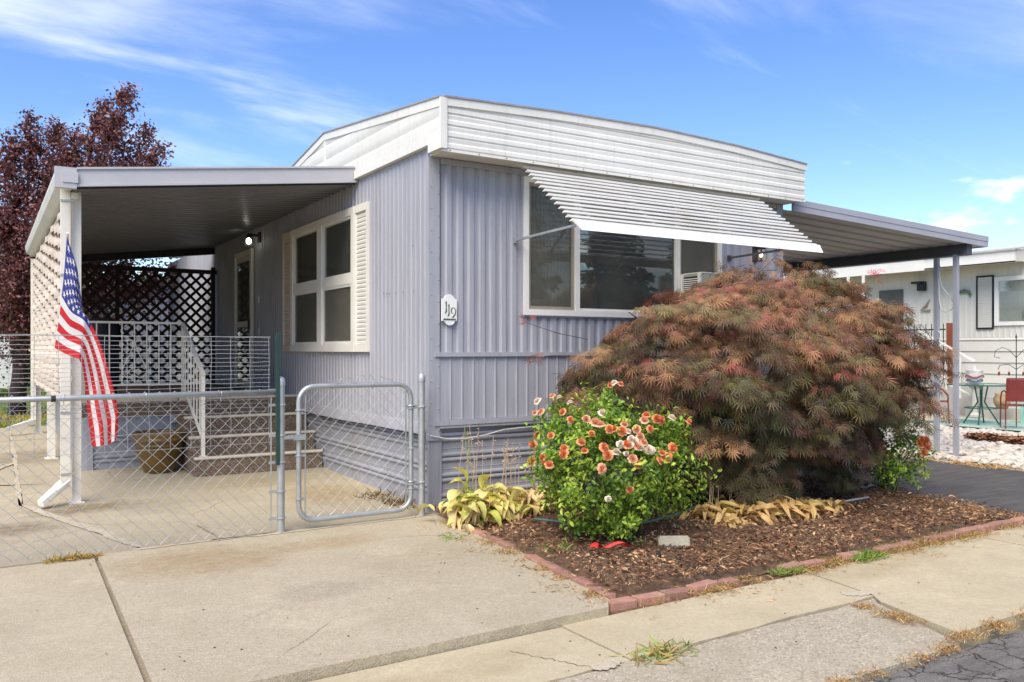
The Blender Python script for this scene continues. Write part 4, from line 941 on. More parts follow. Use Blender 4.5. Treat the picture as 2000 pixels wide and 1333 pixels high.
MB().box(GX-.085, GX-.079, FY-.012, FY+.006, .03, 1.15).build('tension_bar', GALV, fe)
for z in (.12, .34, .58, .80, 1.05): MB().tube([(GX+.035*math.cos(R(a)), FY+.035*math.sin(R(a)), z) for a in range(0, 361, 30)], .007, 6).bar((GX-.033, FY-.006, z), (GX-.1, FY-.006, z), .006, .022).build('tension_band', GALV, fe)
MB().bar((GX, FY-.02, .78), (GX+.10, FY-.02, .78), .012, .03).box(GX+.06, GX+.10, FY-.045, FY+.02, .765, .797).build('gate_latch', GALV, fe)
MB().box(GX-.10, GX-.0, FY-.015, FY+.025, 1.138, 1.180).build('rail_cup', GALV, fe)
for x in (-3.55, -3.0, -2.45, -1.9): MB().tube([(x+.002*math.cos(R(a)), FY-.02+.025*math.cos(R(a)), 1.151+.026*math.sin(R(a))) for a in range(0, 361, 40)]+[(x, FY-.01, 1.10)], .0025, 5).build('tie_wire', WIRE, fe)
MB().tube([(-3.08, FY-.02, 1.151), (-3.05, FY-.02, 1.1515)], .0235, 12).build('rail_joint_tape', RUBBER, fe)
# hinge post
m = MB(); post_tube(m, -.14, FY, 1.245, .031); hp_ = m.build('gate_hinge_post', GALV, auto=True, label='galvanised round gate post against the corner of the home', cat='post'); recenter(hp_)
# gate
gt = thing('chain_link_gate', 'closed galvanised chain link walk gate with rounded tube frame', 'gate', (-.77, FY, .05))
gx0, gx1, gz0, gz1, cr_ = -1.27, -.245, .075, 1.195, .13
def rrect():
    P = []
    for cx_, cz_, a0 in ((gx1-cr_, gz1-cr_, 0), (gx0+cr_, gz1-cr_, 90), (gx0+cr_, gz0+cr_, 180), (gx1-cr_, gz0+cr_, 270)):
        for q in range(7): a = R(a0+90*q/6); P.append((cx_+cr_*math.cos(a), FY, cz_+cr_*math.sin(a)))
    return P+[P[0]]
MB().tube(rrect(), .0215, 12, cap=False).build('frame', GALV, gt, smooth=True)
m = chain(gx0+.055, gx1-.05, gz0+.02, gz1-.01, FY); m.build('chain_link_mesh', WIRE, gt, kind='stuff')
for x in (gx0+.055, gx1-.05): MB().box(x-.003, x+.003, FY-.009, FY+.009, gz0+.05, gz1-.06).build('tension_bar', GALV, gt)
for x, sg_ in ((gx0, 1), (gx1, -1)):
    for z in (.26, .62, 1.0): MB().tube([(x+.025*math.cos(R(a)), FY+.025*math.sin(R(a)), z) for a in range(0, 361, 30)], .006, 6).bar((x+sg_*.02, FY-.004, z), (x+sg_*.06, FY-.004, z), .006, .02).build('tension_band', GALV, gt)
for z in (.30, .98): MB().tube([(gx1+.027*math.cos(R(a)), FY+.027*math.sin(R(a)), z+q) for q in (0, .022) for a in range(0, 361, 30)], .008, 6).bar((gx1+.02, FY-.01, z+.01), (-.155, FY-.01, z+.01), .02, .03).tube([(-.14+.036*math.cos(R(a)), FY+.036*math.sin(R(a)), z+.01) for a in range(0, 361, 30)], .009, 6).build('hinge', GALV, gt)
MB().box(gx0-.055, gx0+.05, FY-.04, FY-.028, .755, .80).box(gx0-.02, gx0+.02, FY-.036, FY+.036, .76, .795).build('latch_clamp', GALV, gt)
MB().tube([(-1.02, FY-.02, 1.245), (-.98, FY-.02, 1.222), (-.93, FY-.02, 1.225), (-.90, FY-.02, 1.255), (-.84, FY-.02, 1.268), (-.80, FY-.02, 1.225), (-.775, FY-.02, 1.228), (-.75, FY-.02, 1.275), (-.715, FY-.02, 1.288), (-.69, FY-.02, 1.262), (-.655, FY-.02, 1.288), (-.59, FY-.02, 1.228), (-.555, FY-.02, 1.268), (-.48, FY-.02, 1.245), (-.42, FY-.02, 1.228), (-.37, FY-.02, 1.25)], .0035, 6).build('twisted_tie_wire', WIRE, gt)
for x in (-.98, -.62): MB().tube([(x+.001*a/90, FY+.026*math.cos(R(a)), gz1+.026*math.sin(R(a))) for a in range(0, 361, 40)]+[(x+.01, FY, gz1-.05)], .003, 5).build('tie_wire', WIRE, gt)
# welded wire extension and its green post
ww = thing('welded_wire_fence', 'thin welded wire mesh stretched above the chain link top rail', 'fence', (-2.7, FY+.03, .7))
m = MB()
zs_ = [.74, .86]+[1.0+.0335*i for i in range(19)]
for z in zs_: m.tube([(-4.6+3.1*i/24, FY+.03+random.uniform(-.004, .004), z+random.uniform(-.004, .004)) for i in range(25)], .0016, 4, cap=False)
for x in [-4.55+.152*i for i in range(21)]: m.tube([(x+random.uniform(-.004, .004), FY+.031, .72+.1*i+random.uniform(-.003, .003)) for i in range(9)]+[(x, FY+.03, 1.605)], .0017, 4, cap=False)
m.build('wire_mesh', WIRE, ww, kind='stuff')
MB().tube([(-4.6+3.1*i/24, FY+.03, 1.606+random.uniform(-.004, .004)) for i in range(25)], .0024, 5).build('edge_wire', WIRE, ww)
gp = MB().box(GX-.048, GX-.02, FY-.04, FY-.036, .56, 1.64).box(GX-.048, GX-.044, FY-.036, FY-.012, .56, 1.64).build('steel_fence_post', GREENP, label='dark green steel fence post strapped to the gate latch post', cat='post'); recenter(gp)

# ================================================================== CARPORT (right)
cp = thing('carport_roof', 'grey ribbed metal carport roof on right side of home', 'carport', (6.6, 4, 2.9))
A = Vector((4.895, -.11, 0)); B = Vector((8.40, -.58, 0)); LB = (B-A).length; ua = (B-A)/LB; LY = 11.0
def cpt(a, b, o=0): q = A+ua*a+Vector((0, b, 0)); return (q.x, q.y, 3.215-.265*a/LB+o)
ribc = [(0, 0), (.19, 0), (.215, .05), (.275, .05), (.30, 0)]
m = MB(); m.grid([[cpt(0, s, o), cpt(LB, s, o)] for s, o in repeat(ribc, .30, .03, LY)]); m.build('ribbed_sheet', CARM, cp)
def slab_c(a0, a1, b0, b1, d0, d1): return [cpt(a0, b0, d0), cpt(a1, b0, d0), cpt(a1, b1, d0), cpt(a0, b1, d0), cpt(a0, b0, d1), cpt(a1, b0, d1), cpt(a1, b1, d1), cpt(a0, b1, d1)]
MB().hexa(slab_c(-.0, LB, -.02, .012, -.012, .062)).hexa(slab_c(-.0, LB, -.026, .012, .0625, .135)).build('front_fascia', CARP, cp)
MB().hexa(slab_c(LB-.02, LB+.01, .0125, LY, -.01, .13)).build('side_fascia', CARP, cp)
MB().hexa(slab_c(LB-.36, LB-.26, .03, LY, -.15, -.004)).build('beam', DARK, cp)
CP2 = []
for (x, y, lab) in ((8.07, -.33, 'grey carport post standing nearer the street'), (8.10, -.03, 'grey carport post just behind the front one')):
    o = MB().box(x-.03, x+.03, y-.03, y+.03, -.15, 2.84).build('carport_post', CARP, label=lab, cat='post', group='grey carport posts'); recenter(o)
sc = thing('post_scroll', 'thin white scroll wire bracing between the two carport posts', 'brace', (8.085, -.18, .5))
for k in range(2):
    zt = 2.62-.95*k; P = [(8.085, -.06, zt+.10), (8.085, -.10, zt+.06), (8.085, -.075, zt-.05), (8.085, -.12, zt-.22), (8.085, -.29, zt-.45)]
    P2 = [(8.085, -.07, zt-.1), (8.085, -.075, zt-.4), (8.085, -.10, zt-.52), (8.085, -.17, zt-.58), (8.085, -.25, zt-.55), (8.085, -.29, zt-.5)]
    MB().tube(P, .008, 6).build('scroll', RAILW, sc, smooth=True); MB().tube(P2, .008, 6).build('scroll', RAILW, sc, smooth=True)
p3 = MB().box(7.96, 8.02, 4.97, 5.03, -.15, 2.83).build('carport_post', CARP, label='grey carport post far back under the carport beam', cat='post', group='grey carport posts'); recenter(p3)

# ================================================================== GARDEN BED
def bedz(x, y): return .0+.045*math.sin(max(0, min(1, (y+2.95)/1.2))*math.pi/2)+.02*math.sin(x*2.3+y*1.7)+.012*math.sin(x*6.1-y*4.3)
nx, ny = 70, 46
P = []
for i in range(nx+1):
    row = []
    for j in range(ny+1):
        v = j/ny; y = -2.99+v*3.04; xl = -.27+.22*min(1, v*1.35); xr = 4.40+.25*min(1, v*1.6)
        x = xl+(xr-xl)*i/nx; e = min(1, min(v*12, (i/nx)*20, (1-i/nx)*10)); row.append((x, y, -.05+e*(.05+bedz(x, y))+random.uniform(-.006, .006)))
    P.append(row)
MB().grid(P).build('garden_bed', SOIL, kind='structure', smooth=True)
# bricks
be = thing('brick_edging', 'single row of weathered red bricks edging the garden bed', 'edging', (2, -3.0, -.03))
bmesh_ = bmesh.new(); bmesh.ops.create_cube(bmesh_, size=1); bmesh.ops.scale(bmesh_, vec=(.2, .092, .07), verts=bmesh_.verts); bmesh.ops.bevel(bmesh_, geom=bmesh_.edges[:], offset=.005, segments=1, affect='EDGES')
brm = bpy.data.meshes.new('brick'); bmesh_.to_mesh(brm); bmesh_.free(); brm.materials.append(BRICK)
for v in brm.vertices: v.co += Vector((random.uniform(-.003, .003), random.uniform(-.003, .003), random.uniform(-.003, .003)))
path = [(-.04, -.85), (-.08, -1.4), (-.16, -2.1), (-.27, -2.98)]
pts = []
for (a, b) in zip(path, path[1:]):
    L_ = math.dist(a, b); n = max(1, round(L_/.205))
    for i in range(n): t = (i+.5)/n; pts.append((a[0]+(b[0]-a[0])*t, a[1]+(b[1]-a[1])*t, math.atan2(b[1]-a[1], b[0]-a[0])))
for i, (x, y, a) in enumerate(pts):
    if i in (4, ): continue
    piece('brick', brm, be, (x+random.uniform(-.012, .012), y, -.012+random.uniform(-.010, .006)), (random.uniform(-.05, .05), random.uniform(-.05, .05), a+random.uniform(-.07, .07)))
x = -.33
gone = {5, 6, 9, 11, 14}
i = 0
while x < 4.35:
    if i not in gone:
        piece('brick', brm, be, (x+.1, -3.035+random.uniform(-.012, .012), -.045+random.uniform(-.010, .008)), (random.uniform(-.06, .06), random.uniform(-.04, .04), random.uniform(-.06, .06)))
    x += .212+random.uniform(0, .012); i += 1
# concrete block, rock, hose, ribbon, sprinkler
bm_ = bmesh.new(); bmesh.ops.create_cube(bm_, size=1); bmesh.ops.scale(bm_, vec=(.235, .10, .085), verts=bm_.verts); bmesh.ops.bevel(bm_, geom=bm_.edges[:], offset=.010, segments=2, affect='EDGES')
me = bpy.data.meshes.new('paver_block'); bm_.to_mesh(me); bm_.free(); me.materials.append(M_CAP)
o = bpy.data.objects.new('paver_block', me); o.location = (.90, -2.28, .06); o.rotation_euler = (R(-12), 0, R(-30)); link(o); tag(o, 'grey concrete paver block lying in mulch beside the rose bush', 'block')
bm_ = bmesh.new(); bmesh.ops.create_icosphere(bm_, subdivisions=3, radius=.3)
for v in bm_.verts: v.co *= 1+.16*math.sin(v.co.x*17+1)*math.sin(v.co.y*13)+.08*math.sin(v.co.z*29); v.co.z *= .55; v.co.x *= 1.3
me = bpy.data.meshes.new('garden_rock'); bm_.to_mesh(me); bm_.free(); me.materials.append(ROCK)
o = bpy.data.objects.new('garden_rock', me); o.location = (4.75, -1.0, .04); o.scale = (.75, .75, .75); link(o); tag(o, 'tan rounded rock half buried beneath the red maple', 'rock')
HOSE = simple('green_hose', (.10, .20, .17), .4, .2, 9.)
def zb(x, y, h=.015): return (x, y, .045+bedz(x, y)*.6+h)
o = MB().tube([zb(.42, -1.12), zb(.55, -1.32), zb(.68, -1.5), zb(.86, -1.66), zb(1.1, -1.75), zb(1.6, -1.62), zb(2.0, -1.45), zb(2.6, -1.4)], .010, 8).build('garden_hose', HOSE, smooth=True, label='thin green hose lying on mulch between hosta and rose bush', cat='hose'); recenter(o)
o = MB().tube([zb(3.35, -1.95), zb(3.5, -1.93), zb(3.75, -1.95)], .011, 8).build('hose_pipe', simple('grey_hose', (.30, .33, .33), .5, .1, 8.), smooth=True, label='short grey pipe on mulch right of the dried hosta', cat='pipe'); recenter(o)
P = []
for i in range(14):
    t = i/13; x = .18+.30*t; y = -2.24-.0*t+.06*math.sin(t*5); z = .075+bedz(x, y)*.5+.02*math.sin(t*11); P.append([(x-.018, y+.022, z), (x, y, z+.014), (x+.018, y-.022, z+.002)])
o = MB().grid(P).build('plastic_ribbon', REDW, smooth=True, label='red plastic ribbon lying on the mulch near brick corner', cat='ribbon'); recenter(o)
sp_ = MB().lathe([(.001, .03), (.014, .03), (.018, .0), (.018, -.06)], (.53, -2.53, .055), 12).build('sprinkler_head', RUBBER, label='small black sprinkler head poking from mulch near the brick edge', cat='sprinkler'); recenter(sp_)

# mulch chips and fallen leaves
N = 26000
vx = rng.random(N); vy = rng.random(N)**1.15
y_ = -2.97+vy*2.95; xl = -.26+.2*np.minimum(1, vy*1.35); x_ = xl+(4.55-xl)*vx
zz_ = np.array([bedz(a, b) for a, b in zip(x_, y_)])+.012+rng.random(N)*.02
pal = np.array([(.13, .068, .036), (.28, .145, .075), (.42, .25, .13), (.06, .034, .02), (.40, .28, .16), (.17, .08, .045), (.46, .26, .13)])
clump = np.sin(x_*3.1+1)*np.sin(y_*4.3)+.6*np.sin(x_*7+y_*5)
pi_ = np.where(clump+rng.normal(0, .6, N) > .5, rng.integers(1, 7, N), rng.choice([0, 3, 5, 0, 1], N)); ccol = pal[pi_]*(0.75+.85*rng.random((N, 1)))
LEAFC = leafmat('litter_chips', .85, .1).m
tv4 = [(-.5, 0, 0), (0, -.22, .06), (.5, 0, 0), (0, .22, .08)]
fw = rng.normal(0, 1, (N, 3)); fw[:, 2] *= .25; up_ = rng.normal(0, .35, (N, 3)); up_[:, 2] = 1
cloud('leaf_litter', LEAFC, None, tv4, [(0, 1, 2, 3)], np.stack([x_, y_, zz_], 1), fw, up_, 0.016+.042*rng.random(N)**2.2, ccol, 'stuff')['label'] = 'brown bark mulch and fallen leaves covering the garden bed'

# weeds: blades/dry bits along edges
def blades(name, spots, label, cat=None, kind='stuff', n=60, h=.07, spread=.06, st=(1, 1), cols=((.42, .24, .07), (.5, .33, .12), (.24, .26, .05)), flat=.5, seed=1):
    r_ = np.random.default_rng(seed); pos = []; 
    for (x, y, z, s, k) in spots:
        q = np.clip(r_.normal(0, 1, (int(n*k), 3)), -1.7, 1.7)*spread*s; q[:, 2] = 0; q[:, 0] *= st[0]; q[:, 1] *= st[1]; pos.append(q+np.array((x, y, z)))
    pos = np.concatenate(pos); m_ = len(pos); f = r_.normal(0, 1, (m_, 3)); f[:, 2] = np.abs(f[:, 2])*(1-flat)+.15
    u = r_.normal(0, 1, (m_, 3)); c = np.array(cols)[r_.integers(0, len(cols), m_)]*(.6+.7*r_.random((m_, 1)))
    tv = [(0, -.05, 0), (0, .05, 0), (.55, .045, .06), (.55, -.045, .06), (1, 0, -.02)]
    o = cloud(name, LEAFC, None, tv, [(0, 1, 2, 3), (3, 2, 4)], pos, f, u, h*(.4+.9*r_.random(m_)), c, kind)
    o['label'] = label
    if cat: o['category'] = cat
    return o
OR = ((.50, .26, .08), (.42, .20, .06), (.55, .36, .13), (.33, .15, .06))
sp1 = []
rr = random.Random(5)
for (a, b, n_) in (((-.06, -.55), (-.33, -3.0), 30), ((-.2, -3.09), (4.4, -3.10), 60)):
    for i in range(n_):
        if rr.random() < .62: t = rr.random(); sp1.append((a[0]+(b[0]-a[0])*t-.02, a[1]+(b[1]-a[1])*t, -.035 if a[1] < -2 else .005, rr.uniform(.5, 1.2), rr.uniform(.3, 1.3)))
for (x, y, k) in ((2.45, -3.1, 3), (2.55, -3.08, 2), (1.62, -3.08, 2.), (1.4, -3.1, 2), (3.2, -3.08, 3), (3.4, -3.08, 3), (2.9, -3.1, 2.4), (.35, -3.1, 2), (.55, -3.1, 2)): sp1.append((x, y, -.03, 1.4, k))
blades('dry_weeds', sp1, 'dry orange weeds creeping along the brick edging', n=90, h=.04, cols=((.46, .26, .10), (.38, .19, .07), (.52, .36, .16), (.28, .14, .06), (.30, .32, .08)), seed=2)
sp1 = [(1.0+.0+rr.uniform(-.03, .03), -4.2+rr.uniform(0, .42), -.05, .6, 1.1) for i in range(7)]+[(rr.uniform(.9, 4.2), -4.425+rr.uniform(-.015, .015), -.06, .7, rr.uniform(.6, 1.5)) for i in range(44)]+[(rr.uniform(-.1, .9), -4.43, -.09, .6, rr.uniform(.3, 1.3)) for i in range(12)]
blades('dry_grass', sp1, 'dry straw coloured grass growing in the joint beside the road', n=110, h=.032, cols=((.48, .30, .12), (.40, .22, .08), (.55, .40, .18), (.30, .16, .07)), seed=3)
sp1 = [(-2.78-.015*i, -.17+rr.uniform(-.02, .03), 0, .8, 1) for i in range(-2, 9)]
blades('weed_tuft', [(-2.95, -.2, 0, .7, 6)], 'dry yellow weed tuft in the driveway joint under the fence', 'weed', None, n=70, h=.055, st=(2.2, .6), cols=((.42, .33, .07), (.3, .27, .06), (.45, .2, .06)), seed=4)
GRN = ((.22, .33, .06), (.14, .24, .04), (.36, .37, .10), (.40, .24, .08))
blades('weed_tuft', [(-.55, -3.76, ZW, 1.1, 4)], 'green grass tuft growing in sidewalk crack near the camera', 'weed', None, n=34, h=.085, st=(1.7, .8), cols=GRN+((.45, .42, .15),), flat=.75, seed=5)
blades('weed_tuft', [(2.06, -3.12, -.04, 1., 4)], 'short green grass tuft beside bricks right of the sidewalk joint', 'weed', None, n=110, h=.06, st=(1.5, .6), cols=GRN[:2], flat=.1, seed=6)
blades('weed_tuft', [(1.22, -3.08, -.03, 1., 4)], 'leafy green weed beside the bricks near the sidewalk joint', 'weed', None, n=90, h=.055, st=(1.4, .6), cols=GRN[:3], flat=.4, seed=7)
blades('weed_tuft', [(.07, -1.94, .05, 1.2, 2)], 'low green weed in mulch near the left bricks', 'weed', None, n=60, h=.06, cols=GRN[:2], flat=.6, seed=8)
blades('weed_tuft', [(-.32, -1.06, .0, 1.1, 1.5)], 'small green weed on the concrete edge below yellow hosta', 'weed', None, n=40, h=.06, cols=GRN[:2], flat=.7, seed=9)
blades('dry_weeds', [(-.03-.01*i, .25+.09*i, .0, .9, 1.) for i in range(12)], 'brown dry leaves piled along base of the side skirting', n=40, h=.05, cols=((.20, .10, .04), (.3, .16, .07), (.10, .12, .03)), seed=10)
blades('dry_weeds', [(-.10, .9, .02, 2, 1.5), (-.06, .5, .01, 1.5, 2)], 'brown weeds at base of skirting behind the gate', n=70, h=.09, cols=((.16, .08, .04), (.3, .16, .07), (.10, .12, .03)), flat=.3, seed=11)
blades('dry_weeds', [(7.66+rr.uniform(-.1, .25), -3+rr.random()*5, -.03, 1.3, 1) for i in range(70)], 'dry orange leaves along the edge of the stone bed', n=40, h=.06, cols=((.6, .36, .12), (.5, .25, .07), (.62, .45, .22)), seed=12)
blades('dry_weeds', [(4.5+rr.uniform(-.15, .15), -3.1+rr.random()*2, -.02, 1.3, 1) for i in range(36)], 'orange dry leaves where the bed meets the asphalt drive', n=45, h=.05, cols=OR, seed=13)
blades('loose_litter', [(rr.uniform(-.45, -.1)-.1*t, -.6-2.5*t, .004, .8, .25) for t in [rr.random() for _ in range(26)]]+[(rr.uniform(-.2, 4.3), rr.uniform(-3.35, -3.05), ZW+.006, .9, .2) for _ in range(46)]+[(rr.uniform(-.1, 4.4), rr.uniform(-2.95, -2.5), .035, 1.6, .7) for _ in range(60)], 'scattered dry orange leaves and straw around the brick edging', n=34, h=.045, cols=((.56, .34, .16), (.40, .20, .09), (.55, .38, .2), (.28, .14, .07)), flat=.9, seed=31)
# small pebbles/dirt specks on concrete
spk = []
for i in range(420):
    x = rr.uniform(-4.5, 3.5); y = rr.uniform(-4.3, 1.5)
    z = 0.0 if (y > -3.1 and x < -.1) else (ZW if y < -3.2 else None)
    if z is None: continue
    spk.append((x, y, z+.003))
spk = np.array(spk); n_ = len(spk)
cloud('concrete_debris', LEAFC, None, [(-.5, -.3, 0), (.5, -.25, .05), (.4, .3, 0), (-.3, .35, .1)], [(0, 1, 2, 3)], spk, rng.normal(0, 1, (n_, 3))*np.array((1, 1, .1)), np.tile((0, 0, 1.), (n_, 1)), .006+.014*rng.random(n_)**3, np.array([(.08, .05, .03)])*(.5+rng.random((n_, 1))), 'stuff')['label'] = 'tiny dark leaf bits and grit scattered on the concrete'

# ================================================================== PLANTS
# ---- laceleaf maple
mp_ = thing('laceleaf_maple', 'wide mounded laceleaf maple with bronze and green feathery leaves', 'tree', (3.0, -1.25, 0))
MC = np.array((2.98, -1.28, 1.20)); MR = np.array((2.02, 1.12, 1.03))
def lobes():
    tv = []; tf = []
    def add(P, F): b = len(tv); tv.extend(P); tf.extend([tuple(b+i for i in f) for f in F])
    for a, l in ((0, 1), (24, .96), (-24, .93), (52, .82), (-50, .84), (86, .5), (-84, .52)):
        c, s_ = math.cos(R(a)), math.sin(R(a)); w_ = .036
        rot = lambda u, v, z: (u*c-v*s_, u*s_+v*c, z)
        add([rot(.02, 0, 0), rot(.45*l, w_, -.04*l), rot(.5*l, -w_, -.05*l), rot(l, .01, -.30*l)], [(0, 2, 3, 1)])
        if l > .6:
            for t, sg in ((.45, 1), (.55, -1)):
                add([rot(t*l, 0, -.06*l), rot((t+.05)*l, 0, -.07*l), rot((t+.19)*l, sg*.10*l, -.17*l)], [(0, 1, 2)])
    return tv, tf
LV, LF = lobes()
pos, fwd, up, sc, cols = [], [], [], [], []
r2 = np.random.default_rng(21)
NSP = 1080
twigs = MB()
for i in range(NSP):
    # direction on the sphere, denser on top and camera side
    while True:
        d = r2.normal(0, 1, 3); d /= np.linalg.norm(d)
        if d[2] > -.86 and not (d[1] > .75): break
    q = 1.0 if i < NSP*.70 else r2.uniform(.5, .9)
    bump = 1+.07*math.sin(d[0]*7+d[1]*5+1)+.05*math.sin(d[2]*11+d[0]*9)
    c0 = MC+MR*d*q*bump*r2.uniform(.86, 1.07)
    if d[2] > 0: c0[2] += .10*(c0[0]-3.15)*d[2]**.5
    if d[2] < -.2: c0[:2] = MC[:2]+(c0[:2]-MC[:2])*(1-.30*abs(d[2]))
    outw = np.array((d[0]/MR[0], d[1]/MR[1], 0)); outw /= np.linalg.norm(outw)+1e-9
    ax = outw*1.0+np.array((0, 0, -.42-.5*max(0, -d[2])+.35*max(0, d[2])))+r2.normal(0, .22, 3); ax /= np.linalg.norm(ax)
    side = np.cross((0, 0, 1), ax); side /= np.linalg.norm(side)+1e-9; nrm_ = np.cross(ax, side)
    nl = int(r2.integers(26, 48)); Ls = r2.uniform(.26, .52)
    t = r2.random(nl); wv = r2.normal(0, .11, nl)*(1.15-.5*t)
    P_ = c0[None]+ax[None]*((t-.6)*Ls)[:, None]+side[None]*wv[:, None]+nrm_[None]*(r2.normal(0, .013, nl)-.8*wv**2-.10*(t-.3)**2)[:, None]
    f_ = ax[None]*1.0+side[None]*(wv*4)[:, None]+r2.normal(0, .34, (nl, 3)); f_[:, 2] -= .70
    u_ = np.tile(nrm_+np.array((0, 0, .4)), (nl, 1))+r2.normal(0, .6, (nl, 3))
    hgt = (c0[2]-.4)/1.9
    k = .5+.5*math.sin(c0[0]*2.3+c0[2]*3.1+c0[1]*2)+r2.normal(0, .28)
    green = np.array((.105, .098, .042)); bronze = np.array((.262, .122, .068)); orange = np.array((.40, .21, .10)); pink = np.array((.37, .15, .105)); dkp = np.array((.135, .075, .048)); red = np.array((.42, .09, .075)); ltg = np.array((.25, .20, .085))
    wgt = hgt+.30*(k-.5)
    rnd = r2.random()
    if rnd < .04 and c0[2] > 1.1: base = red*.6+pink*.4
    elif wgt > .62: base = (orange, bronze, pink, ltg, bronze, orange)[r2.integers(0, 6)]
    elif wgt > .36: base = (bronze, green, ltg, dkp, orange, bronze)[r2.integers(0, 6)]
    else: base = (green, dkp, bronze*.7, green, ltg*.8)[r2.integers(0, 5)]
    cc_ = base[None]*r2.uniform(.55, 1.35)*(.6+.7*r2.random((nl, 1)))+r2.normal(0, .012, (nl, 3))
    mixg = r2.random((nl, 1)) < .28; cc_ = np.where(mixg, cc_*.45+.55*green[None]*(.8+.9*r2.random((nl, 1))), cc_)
    pos.append(P_); fwd.append(f_); up.append(u_); cols.append(np.clip(cc_, .008, 1)); sc.append(r2.uniform(.068, .118, nl))
    if i % 2 == 0:
        a_ = c0-ax*Ls*.6; twigs.tube([tuple(a_), tuple((a_+c0)/2+np.array((0, 0, .02))), tuple(c0+ax*.1)], [.004, .003, .0015], 4, cap=False)
# stray shoots above the crown
def shoot(pts, nl, colr, s=.10):
    pts = [np.array(p) for p in pts]; twigs.tube([tuple(p) for p in pts], [.004]*(len(pts)-1)+[.002], 4, cap=False)
    e = pts[-1]; dr_ = unit(pts[-1]-pts[-2])
    P_ = e[None]+r2.normal(0, .035, (nl, 3)); pos.append(P_); f_ = dr_[None]+r2.normal(0, .7, (nl, 3)); fwd.append(f_); up.append(np.tile((0, 0, 1.), (nl, 1))+r2.normal(0, .3, (nl, 3))); cols.append(np.array(colr)[None]*(.7+.6*r2.random((nl, 1)))); sc.append(np.full(nl, s))
shoot([(4.2, -1.3, 1.85), (4.45, -1.35, 2.15), (4.62, -1.4, 2.30)], 7, (.5, .03, .05), .10)
shoot([(4.2, -1.3, 1.85), (4.40, -1.35, 2.02), (4.5, -1.38, 2.10)], 6, (.22, .19, .06), .09)
shoot([(3.0, -1.0, 2.05), (3.25, -1.05, 2.3), (3.45, -1.1, 2.48)], 8, (.34, .17, .09))
shoot([(2.6, -.9, 2.1), (2.7, -.9, 2.26), (2.85, -.9, 2.34)], 6, (.25, .13, .09))
shoot([(1.3, -.7, 1.6), (1.05, -.55, 1.66), (.78, -.42, 1.76)], 6, (.45, .10, .09), .07)
shoot([(1.2, -.7, 1.45), (.95, -.62, 1.45), (.8, -.58, 1.43)], 8, (.28, .12, .09))
shoot([(4.7, -1.5, 1.3), (5.05, -1.62, 1.36), (5.2, -1.66, 1.36)], 7, (.45, .05, .08), .09)
shoot([(4.6, -1.5, .95), (4.9, -1.62, .95), (5.02, -1.66, .88)], 12, (.30, .05, .06), .10)
MAPLE = leafmat('maple_leaf', .55, .18).m
o = cloud('foliage', MAPLE, mp_, LV, LF, np.concatenate(pos), np.concatenate(fwd), np.concatenate(up), np.concatenate(sc), np.concatenate(cols), 'stuff')
twigs.build('twig', TWIG, mp_, kind='stuff')
br = MB()
br.tube([(3.0, -1.2, -.05), (3.02, -1.22, .3), (2.95, -1.2, .6), (3.05, -1.15, .95)], [.085, .07, .06, .05], 10)
for i in range(16):
    a = i*2.4; e = MC+MR*np.array((math.cos(a)*.8, math.sin(a)*.75, .25+.4*math.sin(i*1.7))); s_ = np.array((3.0, -1.2, .5+.03*i)); mdl = (s_+e)/2+np.array((0, 0, .25)); br.tube([tuple(s_), tuple(mdl), tuple(e)], [.03, .018, .006], 6)
br.build('trunk', BARK, mp_, smooth=True)

# ---- rose bush
def oval(fold=.12): return [(0, 0, 0), (.35, .24, fold), (.75, .20, fold), (1, 0, -.05), (.75, -.20, fold), (.35, -.24, fold), (.5, 0, 0)], [(0, 6, 1), (1, 6, 2), (2, 6, 3), (3, 6, 4), (4, 6, 5), (5, 6, 0)]
OV, OF = oval()
ROSEL = leafmat('rose_leaf', .4, .32).m
def bloom_mesh(name, mat, seed, n=3):
    r_ = random.Random(seed); m = MB()
    for ring_, (k, rad, tilt, sz) in enumerate(((8, .030, 84, .033), (8, .027, 66, .034), (7, .022, 48, .034), (6, .016, 31, .033), (5, .009, 16, .031))):
        for j in range(k):
            a = R(360*j/k+ring_*33+r_.uniform(-10, 10)); tl_ = R(tilt+r_.uniform(-8, 8)); P = []
            for u in range(4):
                row = []
                for v in range(3):
                    s_ = (v-1)*sz*.62*math.sin(math.pi*(.22+.62*u/3)); h = sz*u/3*1.15; rr_ = .003+h*math.sin(tl_)*(1.1-.35*(u/3)**2*(ring_ > 0))+rad*.10; zq = h*math.cos(tl_)-.25*h*h/sz*(1.2 if ring_ < 1 else .1)
                    row.append((rr_*math.cos(a)-s_*math.sin(a), rr_*math.sin(a)+s_*math.cos(a), zq-.004*abs(v-1)))
                P.append(row)
            m.grid(P)
    return m.mesh(name, mat, smooth=True)
def petal(name, c0, c1):
    k = NT(name); z = k.n('ShaderNodeSeparateXYZ', {0: k.objc()}).outputs[2]
    r_ = k.n('ShaderNodeObjectInfo').outputs['Random']
    c = k.mix(k.rng(k.noise(k.objc(), 60., 3), .35, .65), c0, c1); c = k.mix(k.rng(r_, 0, 1, 0, .28), c, (.82, .50, .30))
    k.set(k.b.inputs['Base Color'], c); k.b.inputs['Roughness'].default_value = .6; k.b.inputs['Specular IOR Level'].default_value = .2
    tr_ = k.n('ShaderNodeBsdfTranslucent', {'Color': c}).outputs[0]; k.set(k.out.inputs[0], k.n('ShaderNodeMixShader', {0: .25, 1: k.b.outputs[0], 2: tr_}).outputs[0]); return k.m
PO = petal('orange_petal', (.80, .25, .08), (.85, .42, .20)); PP = petal('peach_petal', (.84, .42, .24), (.86, .56, .40)); PWH = petal('white_petal', (.86, .82, .70), (.88, .74, .62))
